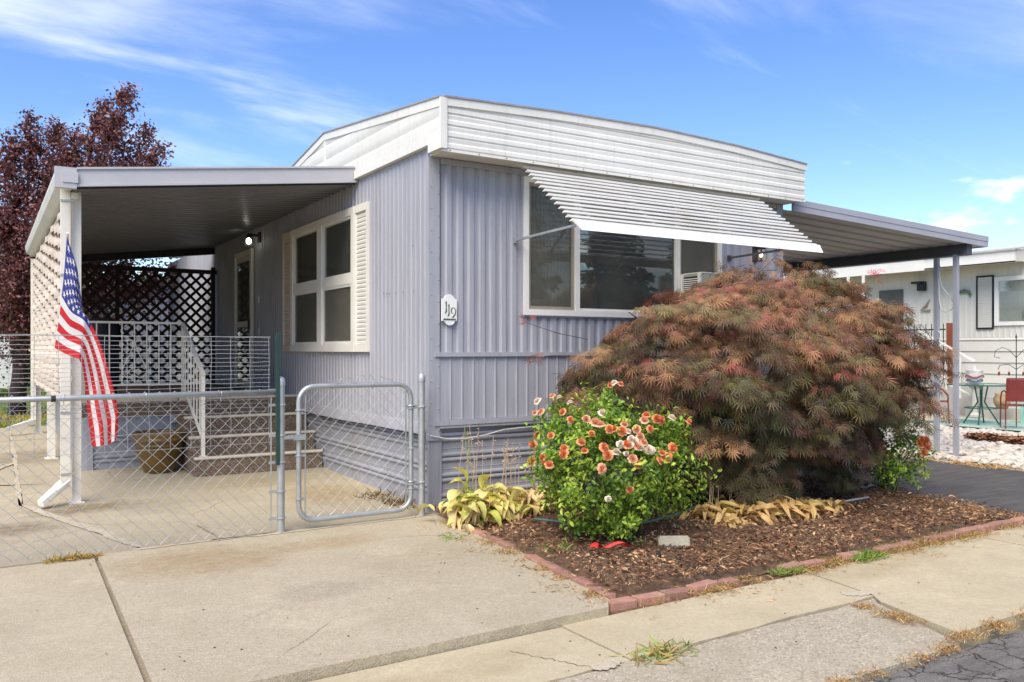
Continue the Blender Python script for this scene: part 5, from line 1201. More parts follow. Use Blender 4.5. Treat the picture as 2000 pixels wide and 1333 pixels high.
BL = [bloom_mesh('bloom', PO, 1), bloom_mesh('bloom', PO, 2), bloom_mesh('bloom', PP, 3), bloom_mesh('bloom', PWH, 4)]
def rose_bush(name, label, c, rad, base, nleaf, colr, seed, stems=9):
    r_ = np.random.default_rng(seed); t = thing(name, label, 'rose bush', base); pos, fwd, up, cols, sc = [], [], [], [], []
    c = np.array(c); rad = np.array(rad); ns_ = nleaf//14
    for i in range(ns_):
        d = r_.normal(0, 1, 3); d /= np.linalg.norm(d); q = r_.uniform(.55, 1.)**.5
        lump = 1+.20*math.sin(d[0]*6+seed)+.17*math.sin(d[1]*7+d[2]*6)
        c0 = c+rad*d*q*lump
        if c0[2] < .10: c0[2] = .10+r_.random()*.1
        ax = unit(d*np.array((1, 1, .6))+np.array((0, 0, .35))+r_.normal(0, .35, 3)); side = unit(np.cross(ax, r_.normal(0, 1, 3))); nl = 14
        tt = r_.random(nl); P_ = c0[None]+ax[None]*(tt-.5)[:, None]*.18+side[None]*r_.normal(0, .035, nl)[:, None]+r_.normal(0, .018, (nl, 3))
        pos.append(P_); fwd.append(ax[None]*.5+side[None]*r_.choice([-1, 1], nl)[:, None]+r_.normal(0, .45, (nl, 3))); up.append(np.tile((0, 0, 1.), (nl, 1))+d[None]*.8+r_.normal(0, .4, (nl, 3)))
        g_ = np.array(colr[r_.integers(0, len(colr))]); hh = np.clip((c0[2]-c[2])/rad[2]*.5+.5, 0, 1)
        cols.append(g_[None]*(.75+.5*r_.random((nl, 1)))); sc.append(r_.uniform(.028, .056, nl))
    cloud('foliage', ROSEL, t, OV, OF, np.concatenate(pos), np.concatenate(fwd), np.concatenate(up), np.concatenate(sc), np.concatenate(cols), 'stuff')
    for i in range(stems):
        a = r_.uniform(0, 6.28); e = c+rad*np.array((math.cos(a)*.7, math.sin(a)*.7, r_.uniform(0, .6))); b_ = np.array(base)+np.array((r_.uniform(-.12, .12), r_.uniform(-.12, .12), 0)); MB().tube([tuple(b_), tuple((b_+e)/2+np.array((0, 0, .05))), tuple(e)], [.009, .007, .004], 6).build('stem', simple('rose_stem', (.08, .10, .035), .7, .3, 20.), t, smooth=True)
    return t
GR1 = ((.29, .43, .05), (.20, .33, .04), (.40, .53, .07), (.13, .23, .035), (.10, .19, .03), (.48, .58, .09))
rb = rose_bush('rose_bush', 'bright green rose bush full of orange, peach and white blooms', (.66, -1.83, .56), (.60, .52, .49), (.72, -1.90, .03), 9800, GR1, 3, 12)
# extra top shoots
r_ = np.random.default_rng(5)
def shoots(t, tips, colr, seed):
    r_ = np.random.default_rng(seed); pos = []
    for tip, base in tips:
        tip = np.array(tip); base = np.array(base); k = 70; tt = r_.random((k, 1)); pos.append(base+(tip-base)*tt+r_.normal(0, .045, (k, 3))*(1.2-tt*.7)); MB().tube([tuple(base), tuple(tip)], [.005, .003], 5).build('stem', MATS['rose_stem'], t)
    pos = np.concatenate(pos); n_ = len(pos); c_ = np.array(colr)[r_.integers(0, len(colr), n_)]*(.8+.4*r_.random((n_, 1)))
    cloud('shoot_leaves', ROSEL, t, OV, OF, pos, r_.normal(0, 1, (n_, 3))+np.array((0, 0, .4)), r_.normal(0, .5, (n_, 3))+np.array((0, 0, 1)), r_.uniform(.035, .06, n_), c_, 'stuff')
shoots(rb, [((.66, -1.80, 1.20), (.70, -1.82, .8)), ((.64, -1.76, 1.12), (.80, -1.84, .85)), ((.30, -1.55, 1.08), (.42, -1.65, .8)), ((.20, -1.50, .98), (.35, -1.6, .75)), ((.98, -2.05, 1.02), (.95, -1.98, .8)), ((1.12, -2.1, .92), (1.0, -2.0, .75)), ((.48, -1.68, 1.0), (.55, -1.75, .8)), ((.13, -1.52, .90), (.35, -1.7, .7)), ((.10, -1.56, .78), (.35, -1.7, .62)), ((.10, -1.6, .68), (.36, -1.7, .55)), ((.24, -1.62, .98), (.4, -1.7, .7))], ((.30, .46, .06), (.24, .42, .05), (.34, .50, .09)), 6)
# blooms on the camera-facing side, from image positions (px of 2000 wide), then pushed to the bush surface
BP = [(1192, 752, 0), (1212, 750, 0), (1199, 748, 3), (1049, 783, 3), (1078, 773, 2), (1092, 776, 3), (1113, 786, 3), (1044, 806, 2), (1056, 804, 2), (1098, 804, 0), (1114, 820, 0), (1144, 818, 2), (1172, 829, 2), (1162, 825, 2), (1048, 848, 0), (1075, 850, 0), (1155, 847, 0), (1040, 868, 0), (1045, 872, 0), (1059, 893, 0), (1062, 905, 0), (1072, 907, 0), (1037, 900, 0), (1101, 875, 0), (1100, 885, 0), (1135, 863, 0), (1141, 880, 0), (1180, 874, 0), (1186, 889, 0), (1190, 838, 0), (1200, 837, 0), (1219, 828, 1), (1215, 842, 1), (1212, 868, 3), (1227, 842, 3), (1232, 858, 3), (1243, 838, 2), (1250, 852, 2), (1257, 863, 2), (1244, 870, 2), (1230, 868, 3), (1238, 862, 3), (1273, 880, 3), (1223, 886, 3), (1203, 882, 3), (1235, 895, 2), (1246, 907, 0), (1292, 884, 0), (1289, 900, 0), (1304, 893, 0), (1314, 876, 0), (1270, 838, 1), (1283, 818, 0), (1262, 810, 0), (1290, 820, 0), (1311, 816, 3), (1345, 824, 1), (1230, 956, 0), (1188, 975, 3), (1176, 916, 1), (1252, 874, 3), (1224, 868, 0), (1258, 820, 1), (1266, 878, 3), (1176, 806, 3)]
bs_r = random.Random(4)
for (x, y, k) in BP:
    # ray to the ellipsoid around the bush
    d = (r_ax*((x-1000)/FPX)+d_ax+Vector((0, 0, -(y-684)/FPX))); O = Vector((.67, -1.83, .60)); E_ = Vector((.62, .55, .58))
    o_ = C0-O; a = sum((d[i]/E_[i])**2 for i in range(3)); b = 2*sum(o_[i]*d[i]/E_[i]**2 for i in range(3)); c_ = sum((o_[i]/E_[i])**2 for i in range(3))-1; disc = b*b-4*a*c_
    t = (-b-math.sqrt(disc))/(2*a) if disc > 0 else -b/(2*a); p = C0+d*(t-.02)
    nn = ((p-O).normalized()+Vector((0, 0, .25))-d.normalized()*.7).normalized(); me = BL[(0, 1)[bs_r.random() < .5] if k == 0 else k if k != 1 else (2 if bs_r.random() < .4 else 1)]
    o = bpy.data.objects.new('bloom', me); o.location = p-wloc(rb); o.rotation_euler = nn.to_track_quat('Z', 'Y').to_euler(); nn = (nn+Vector((bs_r.uniform(-.5, .5), bs_r.uniform(-.5, .5), bs_r.uniform(-.3, .5)))).normalized(); o.rotation_euler = nn.to_track_quat('Z', 'Y').to_euler(); s_ = bs_r.uniform(.55, .92)*(.85 if k == 3 else 1); o.scale = (s_, s_*bs_r.uniform(.85, 1.1), s_*bs_r.uniform(.8, 1.1)); link(o, rb)
rb2 = rose_bush('rose_bush', 'small leggy green rose bush with orange blooms by the asphalt drive', (4.42, -1.80, .40), (.33, .30, .27), (4.32, -1.78, .03), 1900, GR1, 8, 10)
for (x, y) in ((1800, 858), (1806, 868), (1797, 866), (1812, 874), (1804, 884), (1809, 860)):
    p = cam_pt(x, y, 8.35); o = bpy.data.objects.new('bloom', BL[0]); o.location = p-wloc(rb2); o.rotation_euler = (R(70), 0, R(-30+random.uniform(-30, 30))); o.scale = (.9, .9, .9); link(o, rb2)

# ---- hostas (each leaf an object)
def hosta_mesh(seed, w=.42, curl=.5, dry=False):
    r_ = random.Random(seed); P = []; n = 7
    for i in range(n+1):
        t = i/n; wd = w*math.sin(math.pi*min(1, t**.8*.98+.02))**.8*(1 if t < .85 else .8)*.5; zc_ = .35*math.sin(t*1.7)-curl*t*t; xx = t*math.cos(curl*t*.6)
        row = []
        for j in range(5):
            s_ = (j-2)/2; row.append((xx+r_.uniform(-.015, .015), s_*wd, zc_+.10*abs(s_)**1.5*(.8 if not dry else 1.8)*wd/.2+(.05 if dry else .02)*math.sin(t*9+s_*4+seed)))
        P.append(row)
    return P
def hosta_leafmat(name, ramp):
    k = NT(name); r_ = k.n('ShaderNodeObjectInfo').outputs['Random']; cr = k.n('ShaderNodeValToRGB', {0: r_}); e = cr.color_ramp.elements
    e[0].position = 0; e[0].color = (*ramp[0], 1); e[1].position = 1; e[1].color = (*ramp[-1], 1)
    for i, c_ in enumerate(ramp[1:-1]): x = e.new((i+1)/(len(ramp)-1)); x.color = (*c_, 1)
    oc = k.objc(); y_ = k.n('ShaderNodeSeparateXYZ', {0: oc}).outputs[1]
    x_ = k.n('ShaderNodeSeparateXYZ', {0: oc}).outputs[0]; vein = k.math('SINE', k.math('MULTIPLY', y_, 95.)); c = k.mix(k.rng(k.noise(oc, 6., 4), .45, .7, 0, .6), cr.outputs[0], ramp[0]); c = k.mix(k.rng(vein, .3, 1., 0, .25), c, tuple(q*.6 for q in ramp[1])); c = k.mix(k.rng(k.math('ADD', x_, k.math('MULTIPLY', k.noise(oc, 7., 4), .7)), 1.0, 1.4, 0, .7), c, (.36, .20, .08))
    k.set(k.b.inputs['Base Color'], c); k.b.inputs['Roughness'].default_value = .5; k.bump(vein, .15, .01)
    tr_ = k.n('ShaderNodeBsdfTranslucent', {'Color': c}).outputs[0]; k.set(k.out.inputs[0], k.n('ShaderNodeMixShader', {0: .25, 1: k.b.outputs[0], 2: tr_}).outputs[0]); return k.m
HY = hosta_leafmat('yellow_hosta_leaf', ((.74, .66, .20), (.68, .67, .13), (.80, .67, .28), (.48, .58, .09), (.80, .68, .34), (.72, .68, .18)))
HT_ = hosta_leafmat('faded_hosta_leaf', ((.78, .58, .28), (.72, .51, .22), (.82, .66, .36), (.76, .58, .26), (.64, .43, .18)))
HD = hosta_leafmat('dried_hosta_leaf', ((.66, .44, .18), (.56, .34, .12), (.72, .54, .25), (.50, .28, .10), (.60, .50, .15)))
def hosta_meshes(mat, dry, w, curls): return [MB().grid(hosta_mesh(i, w, c_, dry)).mesh('leaf', mat, smooth=True) for i, c_ in enumerate(curls)]
hy = hosta_meshes(HY, False, .46, (.45, .7, .9, .6)); ht = hosta_meshes(HT_, True, .40, (.7, 1., 1.2, .9)); hd = hosta_meshes(HD, True, .24, (.9, 1.2, .6, 1.4))
h1 = thing('hosta', 'yellowing hosta clump with pale drooping leaves beside the gate post', 'hosta', (.32, -.62, .03))
rh = random.Random(12)
for i in range(380):
    cr = rh.choice((.0, .10, .22, .36, .52, .68, .86)); yl = cr < .4
    cxh = cr+rh.gauss(0, .09); cyh = -.62-.06*math.sin(cr*4)+rh.gauss(0, .10)
    a = rh.gauss(-75, 75); me = rh.choice(hy) if (yl and rh.random() < .62) or rh.random() < .10 else rh.choice(ht); s_ = rh.uniform(.15, .25) if yl else rh.uniform(.12, .20)
    piece('leaf', me, h1, (cxh, cyh, .04+.19*rh.random()*(1-.5*abs(cr-.25))), (rh.uniform(-.55, .55), R(rh.uniform(-35, 38)), R(a)), (s_, s_*rh.uniform(.75, 1.1), s_))
for (x, y, z, a, p_) in ((.02, -.66, .30, -160, -35), (.06, -.62, .36, 170, -40), (.16, -.70, .30, -80, -60), (-.02, -.72, .14, 175, -15)):
    piece('leaf', rh.choice(hy), h1, (x, y, z), (rh.uniform(-.3, .3), R(p_), R(a)), (.22, .22, .22))
STK = simple('dry_stalk', (.46, .33, .22), .8, .2, 20.); 
for i in range(22):
    x = .0+rh.random()*.95; y = -.5+rh.uniform(-.18, .15); h = rh.uniform(.40, .80)*(1.0 if x < .6 else .72); lx = rh.uniform(-.06, .10); pts_ = [(x, y, .1), (x+lx*.3, y, .1+h*.5), (x+lx, y+rh.uniform(-.04, .04), .1+h)]
    m = MB().tube(pts_, [.0035, .003, .002], 5)
    for j in range(rh.randint(4, 12)):
        t = rh.uniform(.72, 1.0); p = Vector(pts_[1]).lerp(Vector(pts_[2]), (t-.5)*2); q = p+Vector((rh.uniform(-.03, .03), rh.uniform(-.03, .03), rh.uniform(-.03, .015))); m.tube([tuple(p), tuple(q)], [.002, .0045], 4)
    m.build('seed_stalk', STK, h1)
for x, h in ((.03, .84), (.06, .80)): MB().tube([(x+.08, -.62, .15), (x+.03, -.62, .5), (x, -.62, h)], [.004, .0035, .003], 5).build('seed_stalk', simple('green_stalk', (.25, .30, .09), .7, .2, 20.), h1)
h2 = thing('hosta', 'collapsed golden brown dried hosta clump under the red maple', 'hosta', (2.35, -1.98, .03))
for i in range(300):
    u = rh.random(); cx_ = 1.66+1.30*u; cy_ = -1.86-.10*u+rh.uniform(-.25, .28)
    piece('leaf', rh.choice(hd), h2, (cx_, cy_, .04+.13*rh.random()*(1-abs(u-.5))), (rh.uniform(-.9, .9), R(rh.uniform(-22, 30)), R(rh.gauss(-60, 60))), (rh.uniform(.13, .26),)*3)
for i in range(10):
    x = rh.uniform(1.8, 2.8); MB().tube([(x, -1.75, .08), (x+.05, -1.72, .3), (x+rh.uniform(-.1, .25), -1.7, rh.uniform(.35, .55))], [.003, .0025, .002], 5).build('seed_stalk', STK, h2)

# ---- trees
def bigtree(name, label, base, trunk_pts, limbs, pts_fn, n, size, colr, bark, seed, leafm, tvf=None, droop=.1):
    r_ = np.random.default_rng(seed); t = thing(name, label, 'tree', base)
    b = MB(); b.tube(trunk_pts[0], trunk_pts[1], 10)
    for (p, rr_) in limbs: b.tube(p, rr_, 7)
    b.build('trunk', bark, t, smooth=True)
    pos = pts_fn(r_, n); m_ = len(pos); c = np.array(colr)[r_.integers(0, len(colr), m_)]*(.6+.8*r_.random((m_, 1)))
    tv_, tf_ = tvf or (tv4q, [(0, 1, 2, 3)])
    o = cloud('crown', leafm, t, tv_, tf_, pos, r_.normal(0, 1, (m_, 3))-np.array((0, 0, droop)), r_.normal(0, .7, (m_, 3))+np.array((0, 0, .6)), size*(.6+.8*r_.random(m_)), c, 'stuff'); return t
tv4q = [(0, 0, 0), (.5, -.30, .06), (1, 0, -.08), (.5, .30, .06)]
PLUM = leafmat('plum_leaf', .45, .25).m; TREEL = leafmat('tree_leaf', .55, .25).m
TB = np.array((-2.95, 12.2, .1))
limbs = []; ends = []
rt = random.Random(31)
def P3(x, y, D): return np.array(cam_pt(x, y, D)[:])
# limb targets from the picture: upright shoots
tg = [(60, 225, 16.2), (110, 240, 17), (145, 260, 15.8), (205, 200, 16.4), (255, 172, 16.0), (235, 230, 17.2), (290, 250, 16.4), (318, 285, 16.2), (20, 270, 15.6), (-60, 250, 16.5), (-120, 330, 16), (0, 420, 15), (280, 330, 17.5), (180, 330, 15.4), (90, 400, 15.0), (-70, 500, 16), (230, 400, 17.6), (330, 420, 18), (120, 300, 17.8), (40, 520, 15), (380, 520, 18.2), (250, 520, 18), (150, 480, 18)]
core = TB+np.array((.15, 0, 2.0))
for (x, y, D) in tg:
    e = P3(x, y, D); s_ = core+np.array((rt.uniform(-.1, .1), rt.uniform(-.1, .1), rt.uniform(-.5, .5))); mdl = s_*.45+e*.55+np.array((0, 0, -.25)); limbs.append(([tuple(s_), tuple(mdl), tuple(e)], [.06, .03, .006])); ends.append((s_, mdl, e))
TWL = []
def plum_pts(r_, n):
    out = []
    for (s_, mdl, e) in ends:
        k = n//len(ends); t = r_.random(k)**.85; a = np.where(t[:, None] < .4, s_+(mdl-s_)*(t[:, None]/.4), mdl+(e-mdl)*((t[:, None]-.4)/.6))
        spread = (.55*(1-t)+.075)[:, None]; lump = 1.0
        out.append(a+r_.normal(0, 1, (k, 3))*spread*np.array((1, 1, .8)))
        for q in range(7):
            tq = r_.uniform(.25, .95); c0 = (s_+(mdl-s_)*(tq/.4)) if tq < .4 else mdl+(e-mdl)*((tq-.4)/.6); dv = unit(r_.normal(0, 1, 3)+np.array((0, 0, .8))); L_ = r_.uniform(.35, .8)*(1.2-tq); TWL.append((c0, c0+dv*L_)); kk = 170; tt = r_.random((kk, 1)); out.append(c0+dv*tt*L_+r_.normal(0, .05, (kk, 3)))
    return np.concatenate(out)
pt_ = bigtree('plum_tree', 'purple leaved plum tree standing behind the porch lattice', tuple(TB), ([tuple(TB), tuple(TB+np.array((.05, 0, .9))), tuple(core), tuple(core+np.array((.1, 0, 1.2)))], [.17, .13, .10, .05]), limbs, plum_pts, 62000, .072, ((.19, .060, .060), (.13, .048, .050), (.27, .10, .09), (.11, .06, .05), (.27, .14, .12)), PLUMB, 3, PLUM)
tw_ = MB()
for a, b in TWL: tw_.tube([tuple(a), tuple((a+b)/2+np.array((0, 0, .02))), tuple(b)], [.012, .008, .003], 5, cap=False)
tw_.build('twig', PLUMB, pt_, kind='stuff')
def ell_pts(c, rad, lumps, seed):
    c = np.array(c); rad = np.array(rad)
    def f(r_, n):
        out = []
        for i in range(lumps):
            d = unit(r_.normal(0, 1, 3)); cc = c+rad*d*r_.uniform(.3, .95); out.append(cc+r_.normal(0, 1, (n//lumps, 3))*rad*.17)
        return np.concatenate(out)
    return f
GT = ((.06, .12, .022), (.09, .16, .03), (.13, .20, .04), (.04, .08, .02))
def green_tree(label, x, y, h, rad, n, seed, size=.22): bigtree('leafy_tree', label, (x, y, 0), ([(x, y, -.2), (x, y, h*.35), (x+.1, y, h*.7)], [.2, .15, .05]), [([(x, y, h*.35), (x+rad*.5*math.cos(a), y+rad*.5*math.sin(a), h*.7)], [.07, .02]) for a in (0, 2.1, 4.2)], ell_pts((x, y, h*.64), (rad, rad, h*.36), 26, seed), n, size, GT, BARK, seed, TREEL)
green_tree('green leafy tree behind the porch beyond the lavender shed', 2.5, 33, 5.6, 3.0, 3600, 41)
green_tree('green leafy tree at far left beyond the camper', -8.0, 36, 5.0, 3.2, 3600, 42)
green_tree('dark green tree far behind the plum tree trunk', -3.6, 27.5, 3.4, 1.9, 3600, 43)

# ================================================================== LEFT BACKGROUND
def quadbox(name, mat, parent, *a): return MB().box(*a).build(name, mat, parent)
bh = thing('rear_mobile_home', 'pale lavender neighbouring home glimpsed behind the porch lattice', 'mobile home', (.5, 18, 0))
m = MB(); append_profile(m, repeat(nr, .2, -1.6, 3.4), .1, 2.75, lambda s, o, t: (s, 14.6-o*2, t)); m.build('wall', simple('pale_lavender', (.55, .56, .64), .6, .05, 2.), bh)
MB().face([(-1.6, 14.6, 2.75), (3.4, 14.6, 2.75), (3.4, 14.6, 3.75), (2.8, 14.6, 3.80)]).build('gable', MATS['pale_lavender'], bh)
MB().bar((-2.0, 14.5, 2.70), (3.0, 14.5, 3.82), .3, .12).build('bargeboard', NBF, bh)
MB().hexa([(-2.0, 14.6, 2.66), (3.0, 14.6, 3.78), (3.0, 22, 3.78), (-2.0, 22, 2.66), (-2.0, 14.6, 2.74), (3.0, 14.6, 3.86), (3.0, 22, 3.86), (-2.0, 22, 2.74)]).build('roof', NBF, bh)
MB().box(-1.6, -1.55, 14.6, 22, .1, 2.7).build('side_wall', MATS['pale_lavender'], bh)
cmpr = thing('camper_trailer', 'white rounded camper trailer parked beyond the plum tree', 'trailer', (-5.2, 21.5, .1))
m = MB(); P = []
prof = [(.0, .45), (.25, .42), (.33, .8), (.32, 1.4), (.18, 1.95), (-.25, 2.35), (-.8, 2.48), (-4, 2.5), (-4.6, 2.3), (-4.7, 1.2), (-4.6, .45)]
P = [[(-3.15+a, y, b) for a, b in prof] for y in (20.2, 22.6)]; m.grid(P); m.f.append(tuple(range(len(prof)))); m.mi.append(0); m.build('body', CAMPER, cmpr, smooth=False)
MB().box(-7.7, -2.83, 20.18, 20.198, 1.32, 1.36).build('stripe', BLACK, cmpr); MB().box(-4.4, -3.6, 20.17, 20.197, 1.5, 2.0).build('window', GLASS, cmpr)
for x in (-5.4, -4.7): MB().tube([(x, 20.25, .36), (x, 20.45, .36)], .32, 20).build('wheel', RUBBER, cmpr)
# lawn
N = 26000
gx_ = rng.uniform(-14, 1, N); gy_ = 9.7+rng.random(N)**1.6*16; yel = np.exp(-((gy_-11.6)/1.6)**2)
gc = np.where((rng.random(N) < .25+.65*yel)[:, None], np.array((.50, .36, .06)), np.array((.12, .24, .04)))*(.6+.7*rng.random((N, 1)))
gfw = rng.normal(0, .5, (N, 3)); gfw[:, 2] = 1
cloud('lawn', LEAFC, None, [(0, -.07, 0), (0, .07, 0), (1, 0, .1)], [(0, 1, 2)], np.stack([gx_, gy_, np.full(N, .19)], 1), gfw, rng.normal(0, 1, (N, 3)), .07+.08*rng.random(N), gc, 'stuff')['label'] = 'green lawn with yellow fallen leaves behind the porch'
slab('lawn_ground', [(-40, 9.62), (4, 9.62), (4, 60), (-40, 60)], -.18, lambda x, y: .18, simple('lawn_soil', (.10, .15, .03), .95, .3, 3., .4, dirt=((.30, .22, .05), .7)))
# background fence / hedge behind lawn
hd_ = thing('rear_hedge', 'dark green hedge along the far edge of the lawn', 'hedge', (-8, 30, 0))
def hedge_pts(r_, n): return np.stack([r_.uniform(-24, 6, n), 30+r_.normal(0, .4, n), .1+r_.random(n)*2.3], 1)
hp2 = hedge_pts(np.random.default_rng(2), 9000); r_ = np.random.default_rng(9)
cloud('foliage', TREEL, hd_, tv4q, [(0, 1, 2, 3)], hp2, r_.normal(0, 1, (9000, 3)), r_.normal(0, 1, (9000, 3)), .25+.2*r_.random(9000), np.array(GT)[r_.integers(0, 4, 9000)], 'stuff')

# ================================================================== NEIGHBOUR ON THE RIGHT
nb = thing('neighbour_home', 'cream mobile home with white fascia beyond the carport', 'mobile home', (19.5, 6, 0))
NX = 17.0
m = MB(); append_profile(m, repeat([(0, 0), (.085, 0), (.095, .012), (.125, .012), (.135, 0)], .135, -3., 12.), 1.80, 3.62, lambda s, o, t: (NX-o, s, t)); m.build('upper_siding', NBW, nb)
zq = .12
while zq < 1.80:
    MB().hexa([(NX-.032, -3, zq), (NX+.03, -3, zq), (NX+.03, 12, zq), (NX-.032, 12, zq), (NX-.008, -3, min(1.797, zq+.262)), (NX+.03, -3, min(1.797, zq+.262)), (NX+.03, 12, min(1.797, zq+.262)), (NX-.008, 12, min(1.797, zq+.262))]).build('lap_board', NBW, nb); zq += .27
MB().box(NX+.03, 21.8, -3, 12, 0, 3.6).build('core_wall', NBW, nb)
MB().hexa([(NX-.2, -3.2, 3.75), (19.4, -3.2, 4.15), (19.4, 12.2, 4.15), (NX-.2, 12.2, 3.75), (NX-.2, -3.2, 3.80), (19.4, -3.2, 4.2), (19.4, 12.2, 4.2), (NX-.2, 12.2, 3.80)]).hexa([(19.4, -3.2, 4.15), (22, -3.2, 3.75), (22, 12.2, 3.75), (19.4, 12.2, 4.15), (19.4, -3.2, 4.2), (22, -3.2, 3.8), (22, 12.2, 3.8), (19.4, 12.2, 4.2)]).build('roof', ROOFT, nb)
MB().box(NX-.12, NX-.02, -3.2, 3.05, 3.55, 3.82).build('fascia', NBF, nb)
MB().box(16.3, 16.36, 3.05, 5.2, 3.50, 3.78).box(16.28, 16.34, 5.2, 11, 3.48, 3.76).build('porch_fascia', NBF, nb)
MB().hexa([(16.3, 3.05, 3.50), (NX, 3.05, 3.56), (NX, 11, 3.56), (16.3, 11, 3.49), (16.3, 3.05, 3.53), (NX, 3.05, 3.59), (NX, 11, 3.59), (16.3, 11, 3.52)]).box(16.361, NX-.001, 3.04, 3.06, 3.53, 3.8).build('porch_ceiling', NBW, nb)
MB().hexa([(16.25, 3.0, 3.78), (NX+.3, 3.0, 3.92), (NX+.3, 11, 3.92), (16.25, 11, 3.78), (16.25, 3.0, 3.80), (NX+.3, 3.0, 3.94), (NX+.3, 11, 3.94), (16.25, 11, 3.80)]).build('porch_roof', ROOFT, nb)
w = MB().box(NX-.05, NX-.013, 2.0, 2.1, 2.08, 3.24).box(NX-.05, NX-.013, 3.74, 3.84, 2.08, 3.24).box(NX-.05, NX-.013, 2.1001, 3.7399, 2.08, 2.17).box(NX-.05, NX-.013, 2.1001, 3.7399, 3.14, 3.24).build('window', NBF, nb)
MB().box(NX-.028, NX-.024, 2.1, 3.74, 2.165, 3.145).build('pane', NGLASS, w)
m = MB()
for i in range(60): y = 2.1+1.64*i/60; m.box(NX-.022+.003*(i % 3), NX-.014+.003*(i % 3), y, y+.026, 2.17, 3.14)
m.build('curtain', simple('white_curtain', (.46, .47, .44), .9, .08, 2.), w)
MB().box(NX-.024, NX-.0225, 3.0, 3.22, 2.17, 2.42).build('sill_basket', simple('basket', (.3, .28, .25), .8, .3, 20.), w)
s = MB().box(NX-.042, NX-.014, 3.86, 3.90, 2.0, 3.30).box(NX-.042, NX-.014, 4.24, 4.28, 2.0, 3.30).box(NX-.042, NX-.014, 3.9001, 4.2399, 2.0, 2.04).box(NX-.042, NX-.014, 3.9001, 4.2399, 3.26, 3.30).build('shutter', BLACK, nb)
slm_ = MB().hexa([(-.034, 0, 0), (-.014, 0, .008), (-.014, .338, .008), (-.034, .338, 0), (-.034, 0, .036), (-.014, 0, .042), (-.014, .338, .042), (-.034, .338, .036)]).mesh('slat', NBW)
for i in range(27): piece('slat', slm_, s, (NX, 3.901, 2.045+.045*i))
# second shutter/door area
MB().box(NX-.03, NX-.014, 6.2, 6.9, .9, 3.1).build('door', simple('screen_door', (.10, .10, .085), .6, .2, 3.), nb); MB().box(NX-.04, NX-.015, 7.4, 9.6, 2.0, 3.3).build('window', NBF, nb)
MB().box(NX-.16, NX-.02, 5.56, 5.74, 3.02, 3.26).box(NX-.24, NX-.16, 5.60, 5.85, 3.20, 3.26).build('wall_lamp', BLACK, nb)
# wall ornaments
o = MB().tube([(NX-.05, 4.86, 2.82), (NX-.05, 4.72, 2.92), (NX-.05, 4.58, 2.96), (NX-.05, 4.44, 2.92), (NX-.05, 4.38, 2.84)], [.006, .03, .045, .04, .008], 8).tube([(NX-.05, 4.46, 2.9), (NX-.05, 4.40, 2.76)], [.02, .004], 6).build('wall_ornament', simple('ornament_green', (.10, .15, .11), .6, .2, 8.), smooth=True, label='dark green curved lizard-like ornament on the cream wall', cat='ornament'); recenter(o)
o = MB().tube([(NX-.05, 5.45, 2.8), (NX-.05, 5.55, 2.65), (NX-.05, 5.7, 2.52), (NX-.05, 5.45, 2.52)], [.008, .03, .02, .03], 8).build('wall_ornament', simple('ornament_tan', (.30, .25, .17), .6, .2, 8.), smooth=True, label='small tan bird-like ornament on cream wall behind the carport posts', cat='ornament'); recenter(o)
o = MB().box(16.15, 16.35, 4.4, 4.55, .1, 2.15).build('wooden_post', RUST, label='rust brown square wooden post beside the black iron fence', cat='post'); recenter(o)
fi = thing('iron_fence', 'black wrought iron fence before the cream home', 'fence', (16.2, 5.5, .6))
MB().bar((16.2, 4.6, 2.0), (16.2, 6.4, 2.0), .03, .03).bar((16.2, 4.6, 1.0), (16.2, 6.4, 1.0), .03, .03).build('rail', BLACK, fi)
for i in range(12): MB().tube([(16.2, 4.65+.15*i, .7), (16.2, 4.65+.15*i, 2.14)], [.012, .010], 6).build('bar', BLACK, fi)
# scroll posts on their porch
sp2 = thing('porch_scroll_post', 'white scroll work porch post pair behind the maple top', 'post', (16.0, 6.5, .6))
for y in (6.65, 7.1): MB().box(15.95, 16.0, y, y+.06, .6, 3.48).build('upright', RAILW, sp2)
for z in (3.1, 2.6): MB().tube([(15.97, 6.9+.12*math.cos(R(a))*(1-a/900), z+.12*math.sin(R(a))*(1-a/900)) for a in range(0, 620, 30)], .012, 6).build('scroll', RAILW, sp2)
# their steps and stair rail
ns_ = thing('neighbour_steps', 'grey steps with cream landing by the cream home', 'steps', (15.8, 3.6, .0))
for i, (x0, x1, y0, y1, zt) in enumerate(((15.6, 16.9, 2.5, 3.4, .22), (15.8, 16.9, 2.9, 3.9, .44), (16.0, 16.9, 3.4, 6.4, .66))): MB().box(x0, x1, y0, y1, -.1, zt).build('step', STEPG, ns_)
nr_ = thing('stair_rail', 'white metal stair railing descending in front of cream home', 'railing', (15.4, 3.8, .3))
MB().bar((15.0, 4.55, 1.95), (15.4, 3.45, 1.25), .05, .05).build('handrail', RAILW, nr_); MB().bar((15.0, 4.55, 1.05), (15.4, 3.45, .45), .04, .04).build('bottom_rail', RAILW, nr_)
for t in (0, .25, .5, .75, 1): p = Vector((15.0, 4.55, 1.0)).lerp(Vector((15.4, 3.45, .2)), t); MB().bar(p, p+Vector((0, 0, .95)), .035, .035).build('baluster', RAILW, nr_)
